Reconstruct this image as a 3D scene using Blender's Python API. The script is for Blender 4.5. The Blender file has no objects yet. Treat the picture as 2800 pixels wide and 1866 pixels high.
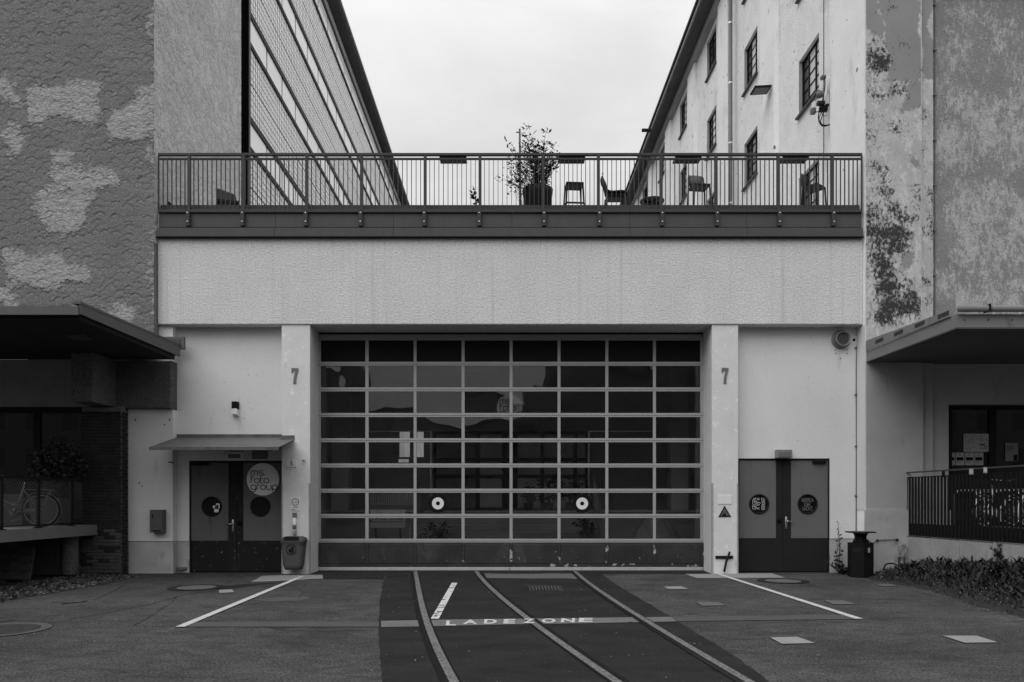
import bpy, bmesh, math, random
import numpy as np
from mathutils import Matrix, Vector

random.seed(7); rng = np.random.default_rng(11)
SC = bpy.context.scene
COL = SC.collection
R = math.radians

# ------------------------------------------------------------------ camera, sky, sun, exposure
F, D, EYE, CX, HY = 2050.0, 16.6, 1.62, 1392.0, 1370.0      # lens in photo pixels, distance to the facade, eye height
cam = bpy.data.cameras.new('camera'); camo = bpy.data.objects.new('camera', cam); COL.objects.link(camo)
camo.location = (0, -D, EYE); camo.rotation_euler = (R(90), 0, 0)
cam.sensor_fit = 'HORIZONTAL'; cam.sensor_width = 36.0; cam.lens = 36.0 * F / 2800
cam.shift_x = (1400 - CX) / 2800; cam.shift_y = (HY - 933) / 2800
cam.clip_start = 0.05; cam.clip_end = 2000
SC.camera = camo

world = bpy.data.worlds.new('World'); SC.world = world; world.use_nodes = True
wn = world.node_tree.nodes; wl = world.node_tree.links; wn.clear()
SUN_EL, SUN_ROT = R(55), R(217)
sky = wn.new('ShaderNodeTexSky'); sky.sky_type = 'NISHITA'; sky.sun_disc = False
sky.sun_elevation = SUN_EL; sky.sun_rotation = SUN_ROT; sky.dust_density = 4; sky.air_density = 1
bw = wn.new('ShaderNodeRGBToBW'); wl.new(sky.outputs[0], bw.inputs[0])
tc = wn.new('ShaderNodeTexCoord')
mp = wn.new('ShaderNodeMapping'); mp.inputs['Scale'].default_value = (1.0, 1.0, 2.6); wl.new(tc.outputs['Generated'], mp.inputs[0])
nz = wn.new('ShaderNodeTexNoise'); nz.inputs['Scale'].default_value = 1.9; nz.inputs['Detail'].default_value = 7; nz.inputs['Roughness'].default_value = .55
nz.inputs['Distortion'].default_value = .6
wl.new(mp.outputs[0], nz.inputs['Vector'])
cl = wn.new('ShaderNodeMapRange'); cl.inputs[1].default_value = .33; cl.inputs[2].default_value = .67; cl.inputs[3].default_value = 10.4; cl.inputs[4].default_value = 14.4
wl.new(nz.outputs[0], cl.inputs[0])
sx = wn.new('ShaderNodeSeparateXYZ'); wl.new(tc.outputs['Generated'], sx.inputs[0])
gr = wn.new('ShaderNodeMapRange'); gr.inputs[1].default_value = 0; gr.inputs[2].default_value = 1; gr.inputs[3].default_value = .34; gr.inputs[4].default_value = 1.0   # standard overcast: zenith brighter than horizon
wl.new(sx.outputs[2], gr.inputs[0])
cm_ = wn.new('ShaderNodeMath'); cm_.operation = 'MULTIPLY'; wl.new(cl.outputs[0], cm_.inputs[0]); wl.new(gr.outputs[0], cm_.inputs[1])
mx = wn.new('ShaderNodeMix'); mx.data_type = 'FLOAT'; mx.inputs[0].default_value = .9          # a closed overcast deck in front of the clear sky
wl.new(bw.outputs[0], mx.inputs[2]); wl.new(cm_.outputs[0], mx.inputs[3])
bg = wn.new('ShaderNodeBackground'); bg.inputs[1].default_value = .1; wl.new(mx.outputs[0], bg.inputs[0])
wo = wn.new('ShaderNodeOutputWorld'); wl.new(bg.outputs[0], wo.inputs[0])

sun = bpy.data.lights.new('sun', 'SUN'); sun.energy = 1.5; sun.angle = R(60); sun.color = (1, 1, 1)
suno = bpy.data.objects.new('sun', sun); COL.objects.link(suno)
# light comes from behind the camera, a little to its left, high up
sd = Vector((-.6 * math.cos(SUN_EL), -math.cos(SUN_EL) * .8, math.sin(SUN_EL)))
suno.rotation_euler = sd.to_track_quat('Z', 'Y').to_euler(); suno.location = (-6, -20, 30)
SC.view_settings.view_transform = 'Standard'; SC.view_settings.look = 'None'
SC.view_settings.exposure = .16; SC.view_settings.gamma = 1; SC.view_settings.use_curve_mapping = False
SC.cycles.use_denoising = True; SC.cycles.max_bounces = 8; SC.cycles.transparent_max_bounces = 12
SC.cycles.caustics_reflective = False; SC.cycles.caustics_refractive = False

# ------------------------------------------------------------------ survey helpers: photo point + depth -> place in metres
def wp(px, py, Y):
    d = Y + D
    return ((px - CX) / F * d, Y, EYE - (py - HY) / F * d)
def wx(px, Y): return (px - CX) / F * (Y + D)
def wz(py, Y): return EYE - (py - HY) / F * (Y + D)
def gp(px, py, z=0.0):
    d = (EYE - z) * F / (py - HY)
    return ((px - CX) / F * d, d - D, z)

# ------------------------------------------------------------------ materials
MATS = {}
def _nodes(name):
    m = bpy.data.materials.new(name); m.use_nodes = True
    nt = m.node_tree; nt.nodes.clear()
    out = nt.nodes.new('ShaderNodeOutputMaterial'); b = nt.nodes.new('ShaderNodeBsdfPrincipled')
    nt.links.new(b.outputs[0], out.inputs[0]); MATS[name] = m
    return m, nt, b, out
def _noise(nt, scale, detail=4, rough=.55, stretch=(1, 1, 1), dist=0.0):
    g = nt.nodes.new('ShaderNodeNewGeometry'); mpn = nt.nodes.new('ShaderNodeMapping'); mpn.inputs['Scale'].default_value = stretch
    nt.links.new(g.outputs['Position'], mpn.inputs[0])
    n = nt.nodes.new('ShaderNodeTexNoise'); n.inputs['Scale'].default_value = scale; n.inputs['Detail'].default_value = detail
    n.inputs['Roughness'].default_value = rough; n.inputs['Distortion'].default_value = dist
    nt.links.new(mpn.outputs[0], n.inputs['Vector'])
    return n.outputs[0]
def _math(nt, op, a, b=None, clamp=False):
    n = nt.nodes.new('ShaderNodeMath'); n.operation = op; n.use_clamp = clamp
    for i, v in enumerate((a, b)):
        if v is None: continue
        if isinstance(v, (int, float)): n.inputs[i].default_value = v
        else: nt.links.new(v, n.inputs[i])
    return n.outputs[0]
def _range(nt, v, a, b, c, d):
    n = nt.nodes.new('ShaderNodeMapRange'); n.inputs[1].default_value = a; n.inputs[2].default_value = b; n.inputs[3].default_value = c; n.inputs[4].default_value = d
    nt.links.new(v, n.inputs[0]); return n.outputs[0]
def _mixf(nt, fac, a, b):
    n = nt.nodes.new('ShaderNodeMix'); n.data_type = 'FLOAT'
    for i, v in ((0, fac), (2, a), (3, b)):
        if isinstance(v, (int, float)): n.inputs[i].default_value = v
        else: nt.links.new(v, n.inputs[i])
    return n.outputs[0]
def _attr(nt, name):
    n = nt.nodes.new('ShaderNodeAttribute'); n.attribute_name = name; return n.outputs['Fac']
def _bump(nt, b, h, strength=1.0, dist=.01):
    n = nt.nodes.new('ShaderNodeBump'); n.inputs['Strength'].default_value = strength; n.inputs['Distance'].default_value = dist
    nt.links.new(h, n.inputs['Height']); nt.links.new(n.outputs[0], b.inputs['Normal']); return n
def M(name, v, rough=.8, var=.12, vs=3.0, fine=.0, fs=60.0, bump=0.0, bs=80.0, metal=0.0, spec=.12, stretch=(1, 1, 1),
      chips=None, dirt=None, bdetail=5):
    """grey procedural surface: broad mottling + fine grain + relief; chips=(value, scale, threshold) flaked spots; dirt=(value, scale, threshold, stretch)"""
    m, nt, b, out = _nodes(name)
    val = _range(nt, _noise(nt, vs, 5, .6, stretch), .25, .75, v * (1 - var), v * (1 + var))
    if fine: val = _math(nt, 'MULTIPLY', val, _range(nt, _noise(nt, fs, 3, .7), .3, .7, 1 - fine, 1 + fine))
    if dirt:
        dv, ds, dt, dst = dirt
        f = _range(nt, _noise(nt, ds, 6, .65, dst), dt, dt + .12, 0, 1)
        val = _mixf(nt, _math(nt, 'MULTIPLY', f, .75), val, dv)
    if chips:
        cv, cs, ct = chips
        f = _range(nt, _noise(nt, cs, 6, .6), ct, ct + .02, 0, 1)
        val = _mixf(nt, f, val, cv)
    nt.links.new(val, b.inputs['Base Color'])
    b.inputs['Roughness'].default_value = rough; b.inputs['Metallic'].default_value = metal; b.inputs['Specular IOR Level'].default_value = spec
    if bump: _bump(nt, b, _noise(nt, bs, bdetail, .65), 1.0, bump)
    return m
def glass(name, ior=1.6, tint=.85, wob=0.0, ws=1.2, rough=0.0):
    m = bpy.data.materials.new(name); m.use_nodes = True; nt = m.node_tree; nt.nodes.clear(); MATS[name] = m
    out = nt.nodes.new('ShaderNodeOutputMaterial'); mixs = nt.nodes.new('ShaderNodeMixShader')
    tr = nt.nodes.new('ShaderNodeBsdfTransparent'); tr.inputs[0].default_value = (tint, tint, tint, 1)
    gl = nt.nodes.new('ShaderNodeBsdfGlossy'); gl.inputs['Roughness'].default_value = rough; gl.inputs[0].default_value = (1, 1, 1, 1)
    fr = nt.nodes.new('ShaderNodeFresnel'); fr.inputs[0].default_value = ior
    if wob:
        bn = nt.nodes.new('ShaderNodeBump'); bn.inputs['Strength'].default_value = 1; bn.inputs['Distance'].default_value = wob
        nt.links.new(_noise(nt, ws, 1, .4), bn.inputs['Height']); nt.links.new(bn.outputs[0], gl.inputs['Normal'])
    nt.links.new(fr.outputs[0], mixs.inputs[0]); nt.links.new(tr.outputs[0], mixs.inputs[1]); nt.links.new(gl.outputs[0], mixs.inputs[2])
    nt.links.new(mixs.outputs[0], out.inputs[0])
    return m
def emit(name, v):
    m = bpy.data.materials.new(name); m.use_nodes = True; nt = m.node_tree; nt.nodes.clear(); MATS[name] = m
    out = nt.nodes.new('ShaderNodeOutputMaterial'); e = nt.nodes.new('ShaderNodeEmission')
    nt.links.new(_range(nt, _noise(nt, 6, 3, .5, (1, 1, .2)), .3, .7, v * .75, v * 1.2), e.inputs[0]); nt.links.new(e.outputs[0], out.inputs[0]); return m

M('stucco', .66, .95, .06, 1.0, .20, 25, .022, 25, dirt=(.53, 1.5, .55, (5, 1, .09)))
M('white_wall', .67, .85, .06, .8, .04, 24, .004, 14, dirt=(.52, 1.6, .62, (2.5, 1, .35)), chips=(.3, 11, .70))
M('pillar_paint', .66, .8, .06, 2, .05, 30, .005, 20, dirt=(.42, 3, .62, (1.5, 1, .5)), chips=(.78, 8, .625))
M('plinth', .40, .9, .15, 3, .08, 60, .004, 60, dirt=(.2, 5, .6, (1, 1, .5)))
M('soffit_plain', .34, .9, .1, 2)
M('fascia_metal', .080, .5, .08, 2, .03, 200, 0, 1, .0, .15, (3, 3, .4))
M('rail_metal', .060, .5, .06, 4)
M('bolt_steel', .75, .3, .05, 4, metal=.6)
M('gate_alu', .34, .5, .07, 3, .03, 150, chips=(.6, 45, .73))
M('gate_panel', .040, .5, .3, 1.6, .08, 30, dirt=(.075, 1.7, .56, (1, 1, .6)), chips=(.32, 15, .68))
M('gate_worn', .040, .55, .2, 5, chips=(.36, 6, .56))
M('gate_strip', .42, .5, .12, 8)
M('gate_dark', .018, .6, .1, 3)
M('door_light', .118, .5, .10, 1.5, .04, 30, dirt=(.065, 2.4, .58, (2, 1, .3)), chips=(.20, 9, .685))
M('door_dark', .018, .45, .15, 3, .05, 40, dirt=(.034, 3, .55, (1, 1, .4)), chips=(.24, 16, .665))
M('door_clean', .022, .45, .1, 3, .05, 120, chips=(.16, 40, .78))
M('door_light2', .135, .5, .08, 1.5, .03, 30, dirt=(.08, 2, .58, (3, 1, .2)))
M('black', .010, .5, .1, 5, spec=.08)
M('matte_black', .004, 1.0, .1, 5, spec=0)
M('black_gloss', .008, .12, .1, 5, spec=.5)
M('rubber', .015, .8, .15, 20)
M('sign_white', .72, .5, .04, 6)
M('sign_grey', .30, .5, .06, 6)
M('print_black', .012, .8, .05, 6, spec=.04)
M('print_grey', .16, .6, .05, 6)
M('chrome', .7, .18, .03, 6, metal=1)
M('steel', .35, .4, .1, 12, metal=.6)
M('zinc', .13, .45, .25, 5, .06, 60, metal=.2, dirt=(.06, 4, .58, (1, 1, 1)))
M('galv', .24, .45, .12, 10, metal=.3)
M('mail_metal', .10, .45, .08, 6)
M('bin_grey', .085, .55, .06, 8)
M('concrete', .34, .9, .14, 2.2, .12, 26, .008, 22, dirt=(.17, 2.4, .58, (2.5, 2.5, .4)))
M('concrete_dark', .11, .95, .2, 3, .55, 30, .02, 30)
M('dock_concrete', .17, .9, .1, 3, .08, 60, .003, 60)
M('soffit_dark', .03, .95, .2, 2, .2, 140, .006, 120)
M('canopy_metal', .115, .5, .08, 2, .03, 150)
M('canopy_metal_r', .21, .55, .12, 2, .06, 90, dirt=(.09, 3, .6, (2, 2, .4)))
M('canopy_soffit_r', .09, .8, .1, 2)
M('brick', .026, .85, .35, 6, .2, 60, .004, 70)
M('brick_pale', .075, .9, .3, 9, .2, 60, .004, 70)
M('mortar', .13, .95, .3, 5, .2, 60, .004, 90)
M('timber', .06, .85, .25, 8, .15, 40, .002, 50, stretch=(1, 6, 6))
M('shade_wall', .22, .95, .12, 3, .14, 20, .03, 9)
M('frame_dark', .012, .5, .08, 5, spec=.08)
M('room_dark', .05, .9, .1, 2)
M('right_infill', .84, .95, .08, 1.5, .16, 26, .022, 20, dirt=(.50, 1.1, .58, (1, 1, .6)), chips=(.20, 4, .67))
M('right_smooth', .88, .9, .07, 1.2, .05, 24, .006, 14, dirt=(.66, 1.4, .56, (1, 1, .35)), chips=(.16, 4.5, .675))
M('reveal', .38, .9, .08, 3)
M('eave_soffit', .10, .9, .2, 2)
M('eave_trim', .34, .7, .1, 2)
M('roof_dark', .02, .7, .1, 3)
M('downpipe', .17, .45, .1, 3, metal=.2)
M('pane_dark', .03, .08, .3, 1.2, spec=.8)
M('pane_pale', .62, .25, .08, 4)
M('panel_glass', .92, .10, .03, 1.4, spec=1.0)
M('block_glass', .86, .12, .12, 9, spec=.8)
M('grid_black', .012, .5, .1, 4)
M('frame_grey', .15, .5, .08, 4)
M('plastic_dark', .022, .5, .1, 10)
M('plastic_mid', .09, .45, .1, 10)
M('terracotta', .035, .7, .12, 12)
M('leaf_dark', .022, .6, .4, 9)
M('leaf_mid', .036, .6, .45, 7)
M('leaf_shrub', .028, .5, .35, 9)
M('stem', .05, .8, .2, 10)
M('pole_wood', .10, .8, .3, 12)
M('soil', .035, .95, .4, 9, .3, 80, .02, 40)
M('stone_bits', .11, .9, .6, 14)
M('inner_wall', .72, .9, .1, 2)
M('inner_dark', .30, .8, .1, 2)
M('inner_light', .7, .6, .08, 3)
M('stair_stone', .35, .7, .12, 6)
M('stair_nose', .55, .6, .08, 6)
M('tarp', .35, .6, .25, 3)
M('lid_light', .24, .8, .10, 9, .12, 90)
M('lid_mid', .11, .85, .15, 9, .12, 90)
M('cast_iron', .04, .6, .25, 14)
M('line_paint', .46, .8, .12, 5, .12, 40, dirt=(.22, 6, .58, (1, 1, 1)), chips=(.07, 16, .645))
M('line_worn', .50, .8, .1, 5, .1, 40, chips=(.03, 4.5, .56))
M('band_paint', .13, .85, .12, 4, .1, 40, chips=(.03, 9, .66))
M('band_faint', .075, .9, .1, 4, .08, 120)
M('rail_steel', .008, .5, .2, 10)
M('bike_silver', .78, .3, .06, 12, metal=.25, spec=.5)
M('bike_shaded', .11, .35, .06, 12, metal=.25, spec=.3)  # silver bike metal darkened in colour for the shade under the left canopy
M('bike_cream_shaded', .085, .35, .08, 12)  # cream frame with the canopy's shade put into its colour
M('rack_steel', .40, .35, .1, 8, metal=.5)
M('planter_shaded', .05, .7, .1, 5)  # white tubs, colour lowered to carry the shade under the left canopy
M('far_block', .14, .9, .15, 1)
emit('glow_pane', .20)  # emission stands in for a bright area that is partly a reflection
glass('gate_glass', 1.52, .94, .026, 1.0)
glass('shop_glass', 1.5, .8)

def ground_material():
    m, nt, b, out = _nodes('asphalt')
    base = _range(nt, _noise(nt, .55, 6, .6), .3, .7, .036, .070)
    base = _math(nt, 'MULTIPLY', base, _range(nt, _noise(nt, 40, 3, .95), .37, .63, .15, 2.0))
    base = _math(nt, 'MULTIPLY', base, _range(nt, _noise(nt, 15, 4, .8), .3, .7, .72, 1.28))
    base = _mixf(nt, _range(nt, _noise(nt, 1.3, 7, .7, (1, 2.2, 1), .8), .54, .64, 0, .55), base, .026)
    base = _math(nt, 'MULTIPLY', base, _range(nt, _noise(nt, 3.2, 6, .7, (1, 1.5, 1), .5), .35, .65, .80, 1.22))
    nt.links.new(base, b.inputs['Base Color']); b.inputs['Roughness'].default_value = .9; b.inputs['Specular IOR Level'].default_value = .1
    _bump(nt, b, _noise(nt, 45, 3, .9), 1, .006)
def track_material():
    m, nt, b, out = _nodes('track_asphalt')
    base = _range(nt, _noise(nt, 1.1, 7, .65, (1, 1.6, 1)), .3, .7, .013, .027)
    base = _math(nt, 'MULTIPLY', base, _range(nt, _noise(nt, 34, 4, .9), .33, .67, .55, 1.5))
    f = _range(nt, _noise(nt, 24, 2, .6), .74, .76, 0, 1)
    base = _mixf(nt, f, base, .18)
    nt.links.new(base, b.inputs['Base Color']); b.inputs['Roughness'].default_value = .8; b.inputs['Specular IOR Level'].default_value = .1
    _bump(nt, b, _noise(nt, 120, 3, .8), 1, .002)
def strip_material():
    m, nt, b, out = _nodes('rail_filler')
    base = _range(nt, _noise(nt, 34, 3, .85), .33, .67, .02, .22)
    nt.links.new(base, b.inputs['Base Color']); b.inputs['Roughness'].default_value = .9
    _bump(nt, b, _noise(nt, 110, 3, .8), 1, .004)
def shell_material(name, dark, light):
    m, nt, b, out = _nodes(name)
    n1 = _noise(nt, 7, 5, .6)
    n0 = _noise(nt, 2.6, 4, .6)
    f = _range(nt, _math(nt, 'ADD', _math(nt, 'ADD', _attr(nt, 'patch'), _math(nt, 'MULTIPLY', _math(nt, 'SUBTRACT', n1, .5), 1.5)), _math(nt, 'MULTIPLY', _math(nt, 'SUBTRACT', n0, .5), 1.0)), .24, .62, 0, 1)
    d = _math(nt, 'MULTIPLY', _range(nt, _noise(nt, 1.1, 4, .6), .3, .7, dark * .9, dark * 1.1), _range(nt, _noise(nt, 20, 6, .82), .32, .68, .66, 1.34))
    l = _math(nt, 'MULTIPLY', _range(nt, _noise(nt, 3.1, 4, .6), .3, .7, light * .9, light * 1.1), _range(nt, _noise(nt, 13, 6, .82, (1, 1, 1.6)), .32, .68, .66, 1.3))
    nt.links.new(_mixf(nt, f, d, l), b.inputs['Base Color']); b.inputs['Roughness'].default_value = .95; b.inputs['Specular IOR Level'].default_value = .2
    h = _math(nt, 'ADD', _math(nt, 'MULTIPLY', _noise(nt, 22, 6, .75), .6), _math(nt, 'MULTIPLY', _math(nt, 'MULTIPLY', _noise(nt, 9, 6, .75, (1, 1, 1.9)), f), 1.4))
    _bump(nt, b, h, 1, .085)
def peel_material(name, base, mid, dark, pale):
    """three coats: pale render, a smooth grey coat where 'grey' is set, dark old coat showing through where 'dark' is set"""
    m, nt, b, out = _nodes(name)
    v = _range(nt, _noise(nt, 2.2, 5, .6), .3, .7, base * .86, base * 1.12)
    v = _mixf(nt, _range(nt, _noise(nt, 6, 7, .72, (1, 1, .5)), .53, .58, 0, .8), v, pale)
    v = _mixf(nt, _range(nt, _noise(nt, 9, 8, .78, (1, 1, 1.6)), .60, .66, 0, .55), v, mid * .8)
    v = _math(nt, 'MULTIPLY', v, _range(nt, _noise(nt, 22, 4, .8), .3, .7, .84, 1.16))
    g = _range(nt, _math(nt, 'ADD', _attr(nt, 'grey'), _math(nt, 'MULTIPLY', _math(nt, 'SUBTRACT', _noise(nt, 13, 8, .78), .5), 1.9)), .46, .56, 0, 1)
    v = _mixf(nt, g, v, _range(nt, _noise(nt, 1.4, 4, .5), .3, .7, mid * .93, mid * 1.07))
    n2 = _math(nt, 'ADD', _math(nt, 'MULTIPLY', _math(nt, 'SUBTRACT', _noise(nt, 17, 8, .88, (1, 1, .75)), .5), 4.4), _math(nt, 'MULTIPLY', _math(nt, 'SUBTRACT', _noise(nt, 2.6, 3, .6), .5), 1.5))
    f = _range(nt, _math(nt, 'ADD', _attr(nt, 'dark'), n2), .54, .70, 0, 1)
    dk = _range(nt, _noise(nt, 30, 4, .7), .3, .7, dark * .75, dark * 1.35)
    nt.links.new(_mixf(nt, f, v, dk), b.inputs['Base Color']); b.inputs['Roughness'].default_value = .9; b.inputs['Specular IOR Level'].default_value = .25
    h = _math(nt, 'SUBTRACT', _math(nt, 'MULTIPLY', _noise(nt, 60, 4, .7), .25), _math(nt, 'MULTIPLY', f, .3))
    _bump(nt, b, h, 1, .010)
def flake_material(name, lo, hi):
    m, nt, b, out = _nodes(name)
    n = _math(nt, 'ADD', _math(nt, 'MULTIPLY', _math(nt, 'SUBTRACT', _noise(nt, 13, 8, .86, (1, 1, .45)), .5), 3.4), _math(nt, 'ADD', _math(nt, 'MULTIPLY', _math(nt, 'SUBTRACT', _noise(nt, 1.8, 4, .65, (1, 1, .7)), .5), 1.5), _attr(nt, 'patch')))
    f = _range(nt, n, .34, .74, 0, 1)
    v = _mixf(nt, f, _range(nt, _noise(nt, 2, 4, .6), .3, .7, lo * .9, lo * 1.1), _range(nt, _noise(nt, 5, 4, .6), .3, .7, hi * .88, hi * 1.1))
    v = _math(nt, 'MULTIPLY', v, _range(nt, _noise(nt, 22, 5, .75), .3, .7, .80, 1.2))
    nt.links.new(v, b.inputs['Base Color']); b.inputs['Roughness'].default_value = .95; b.inputs['Specular IOR Level'].default_value = .2
    _bump(nt, b, _noise(nt, 20, 6, .75), 1, .04)
ground_material(); track_material(); strip_material()
shell_material('shell_plaster', .235, .56); shell_material('side_plaster', .74, .86)
peel_material('peeling_paint', .47, .27, .040, .60)
flake_material('flaking_plaster', .27, .50)

# ------------------------------------------------------------------ objects
WM = {}
def thing(name, label, cat, loc=(0, 0, 0), rotz=0.0, group=None):
    o = bpy.data.objects.new(name, None); COL.objects.link(o); o.empty_display_size = .1
    o.location = loc; o.rotation_euler = (0, 0, rotz); o['label'] = label; o['category'] = cat
    if group: o['group'] = group
    WM[o.name] = Matrix.Translation(loc) @ Matrix.Rotation(rotz, 4, 'Z')
    return o
def tag(o, label, cat, group=None):
    o['label'] = label; o['category'] = cat
    if group: o['group'] = group
    return o
def link(name, me, mat=None, parent=None, local=False, kind=None, loc=None, rot=None, label=None):
    if mat is not None and not me.materials: me.materials.append(MATS[mat])
    o = bpy.data.objects.new(name, me); COL.objects.link(o)
    if loc is not None: o.location = loc
    if rot is not None: o.rotation_euler = rot
    if parent is not None:
        o.parent = parent
        if not local and parent.name in WM: o.matrix_parent_inverse = WM[parent.name].inverted()
    if kind: o['kind'] = kind
    if label: o['label'] = label
    return o
class MB:
    def __init__(s): s.v = []; s.f = []; s.smooth = False
    def add(s, vs, fs):
        b = len(s.v); s.v += [tuple(p) for p in vs]; s.f += [tuple(i + b for i in f) for f in fs]; return s
    def box(s, x0, x1, y0, y1, z0, z1):
        return s.add([(x0, y0, z0), (x1, y0, z0), (x1, y1, z0), (x0, y1, z0), (x0, y0, z1), (x1, y0, z1), (x1, y1, z1), (x0, y1, z1)],
                     [(0, 3, 2, 1), (4, 5, 6, 7), (0, 1, 5, 4), (1, 2, 6, 5), (2, 3, 7, 6), (3, 0, 4, 7)])
    def cbox(s, x0, x1, y0, y1, z0, z1, c=.006):
        """box with its front (-Y) edges and verticals chamfered"""
        p = [(x0 + c, z0 + c), (x1 - c, z0 + c), (x1 - c, z1 - c), (x0 + c, z1 - c)]; q = [(x0, z0), (x1, z0), (x1, z1), (x0, z1)]
        vs = [(a, y0, b) for a, b in p] + [(a, y0 + c, b) for a, b in q] + [(a, y1, b) for a, b in q]
        fs = [(0, 1, 2, 3), (11, 10, 9, 8)]
        for i in range(4):
            j = (i + 1) % 4; fs += [(4 + i, 4 + j, j, i), (8 + i, 8 + j, 4 + j, 4 + i)]
        return s.add(vs, fs)
    def quad(s, a, b, c, d): return s.add([a, b, c, d], [(0, 1, 2, 3)])
    def prism(s, pts, vec):
        """extrude a planar polygon (3-D points) along vec"""
        n = len(pts); v2 = [tuple(np.add(p, vec)) for p in pts]
        fs = [tuple(range(n)), tuple(range(2 * n - 1, n - 1, -1))] + [(i, i + n, (i + 1) % n + n, (i + 1) % n) for i in range(n)]
        return s.add(list(pts) + v2, fs)
    def tube(s, pts, r, n=6, closed=False, caps=True):
        pts = [Vector(p) for p in pts]; k = len(pts); rr = r if isinstance(r, (list, tuple)) else [r] * k
        rings = []; up = None
        for i, p in enumerate(pts):
            a = pts[(i - 1) % k] if (closed or i > 0) else p; b = pts[(i + 1) % k] if (closed or i < k - 1) else p
            t = (b - a); t = t.normalized() if t.length > 1e-9 else Vector((0, 0, 1))
            if up is None:
                up = Vector((0, 0, 1)) if abs(t.z) < .9 else Vector((1, 0, 0))
            u = (up - t * up.dot(t)); u = u.normalized() if u.length > 1e-6 else t.orthogonal().normalized()
            w = t.cross(u); up = u
            rings.append([p + (u * math.cos(2 * math.pi * j / n) + w * math.sin(2 * math.pi * j / n)) * rr[i] for j in range(n)])
        b = len(s.v)
        for rg in rings: s.v += [tuple(q) for q in rg]
        m = k if closed else k - 1
        for i in range(m):
            i2 = (i + 1) % k
            for j in range(n):
                j2 = (j + 1) % n
                s.f.append((b + i * n + j, b + i * n + j2, b + i2 * n + j2, b + i2 * n + j))
        if caps and not closed:
            s.f.append(tuple(b + j for j in range(n - 1, -1, -1))); s.f.append(tuple(b + (k - 1) * n + j for j in range(n)))
        return s
    def lathe(s, prof, n=24, c=(0, 0, 0), axis='z', sx=1.0, sy=1.0):
        b = len(s.v); k = len(prof)
        for r, h in prof:
            for j in range(n):
                a = 2 * math.pi * j / n; u = r * math.cos(a) * sx; w = r * math.sin(a) * sy
                if axis == 'z': s.v.append((c[0] + u, c[1] + w, c[2] + h))
                elif axis == 'y': s.v.append((c[0] + u, c[1] + h, c[2] + w))
                else: s.v.append((c[0] + h, c[1] + u, c[2] + w))
        for i in range(k - 1):
            for j in range(n):
                j2 = (j + 1) % n; s.f.append((b + i * n + j, b + i * n + j2, b + (i + 1) * n + j2, b + (i + 1) * n + j))
        s.f.append(tuple(b + j for j in range(n))); s.f.append(tuple(b + (k - 1) * n + j for j in range(n - 1, -1, -1)))
        return s
    def disc(s, c, r, n=40, axis='y', r2=0.0):
        b = len(s.v)
        def P(rad, a):
            u, w = rad * math.cos(a), rad * math.sin(a)
            return (c[0] + u, c[1], c[2] + w) if axis == 'y' else ((c[0] + u, c[1] + w, c[2]) if axis == 'z' else (c[0], c[1] + u, c[2] + w))
        if r2 <= 0:
            s.v += [P(r, 2 * math.pi * j / n) for j in range(n)]; s.f.append(tuple(range(b, b + n)))
        else:
            for j in range(n): s.v += [P(r, 2 * math.pi * j / n), P(r2, 2 * math.pi * j / n)]
            for j in range(n):
                k = (j + 1) % n; s.f.append((b + 2 * j, b + 2 * k, b + 2 * k + 1, b + 2 * j + 1))
        return s
    def ribbon(s, pts, w, n=(0, 1, 0), closed=False):
        """flat ribbon of width w along pts, in the plane with normal n"""
        pts = [Vector(p) for p in pts]; n = Vector(n); k = len(pts); b = len(s.v)
        for i, p in enumerate(pts):
            a = pts[(i - 1) % k] if (closed or i > 0) else p; c = pts[(i + 1) % k] if (closed or i < k - 1) else p
            t = (c - a).normalized(); q = t.cross(n).normalized() * w / 2
            s.v += [tuple(p + q), tuple(p - q)]
        for i in range(k if closed else k - 1):
            j = (i + 1) % k; s.f.append((b + 2 * i, b + 2 * j, b + 2 * j + 1, b + 2 * i + 1))
        return s
    def mesh(s, name, fix=True):
        me = bpy.data.meshes.new(name); me.from_pydata(s.v, [], s.f); me.update()
        if fix and len(s.f) < 60000:
            bm = bmesh.new(); bm.from_mesh(me); bmesh.ops.recalc_face_normals(bm, faces=bm.faces); bm.to_mesh(me); bm.free()
        if s.smooth: me.shade_smooth()
        return me
    def build(s, name, mat, parent=None, **k): return link(name, s.mesh(name), mat, parent, **k)

def fillet(pts, r, n=6, closed=False):
    pts = [Vector(p) for p in pts]; out = []; k = len(pts)
    for i, p in enumerate(pts):
        if not closed and i in (0, k - 1): out.append(p); continue
        a = pts[(i - 1) % k]; b = pts[(i + 1) % k]; ra = min(r, (a - p).length * .5, (b - p).length * .5)
        u = p + (a - p).normalized() * ra; w = p + (b - p).normalized() * ra
        for j in range(n + 1):
            t = j / n; out.append(u * (1 - t) ** 2 + p * 2 * t * (1 - t) + w * t ** 2)
    return out
_tc = {}
def glyphs(txt, bold=0.0):
    """flat letter outlines of a word as (verts, faces) in a unit-high box"""
    key = (txt, bold)
    if key not in _tc:
        cu = bpy.data.curves.new('t', 'FONT'); cu.body = txt; cu.offset = bold; cu.resolution_u = 3
        ob = bpy.data.objects.new('t', cu); COL.objects.link(ob); dg = bpy.context.evaluated_depsgraph_get()
        me = bpy.data.meshes.new_from_object(ob.evaluated_get(dg)); v = np.array([tuple(x.co) for x in me.vertices]); f = [tuple(p.vertices) for p in me.polygons]
        bpy.data.objects.remove(ob); bpy.data.curves.remove(cu); bpy.data.meshes.remove(me)
        v[:, 0] -= v[:, 0].min(); v[:, 1] -= v[:, 1].min(); _tc[key] = (v, f)
    return _tc[key]
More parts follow.
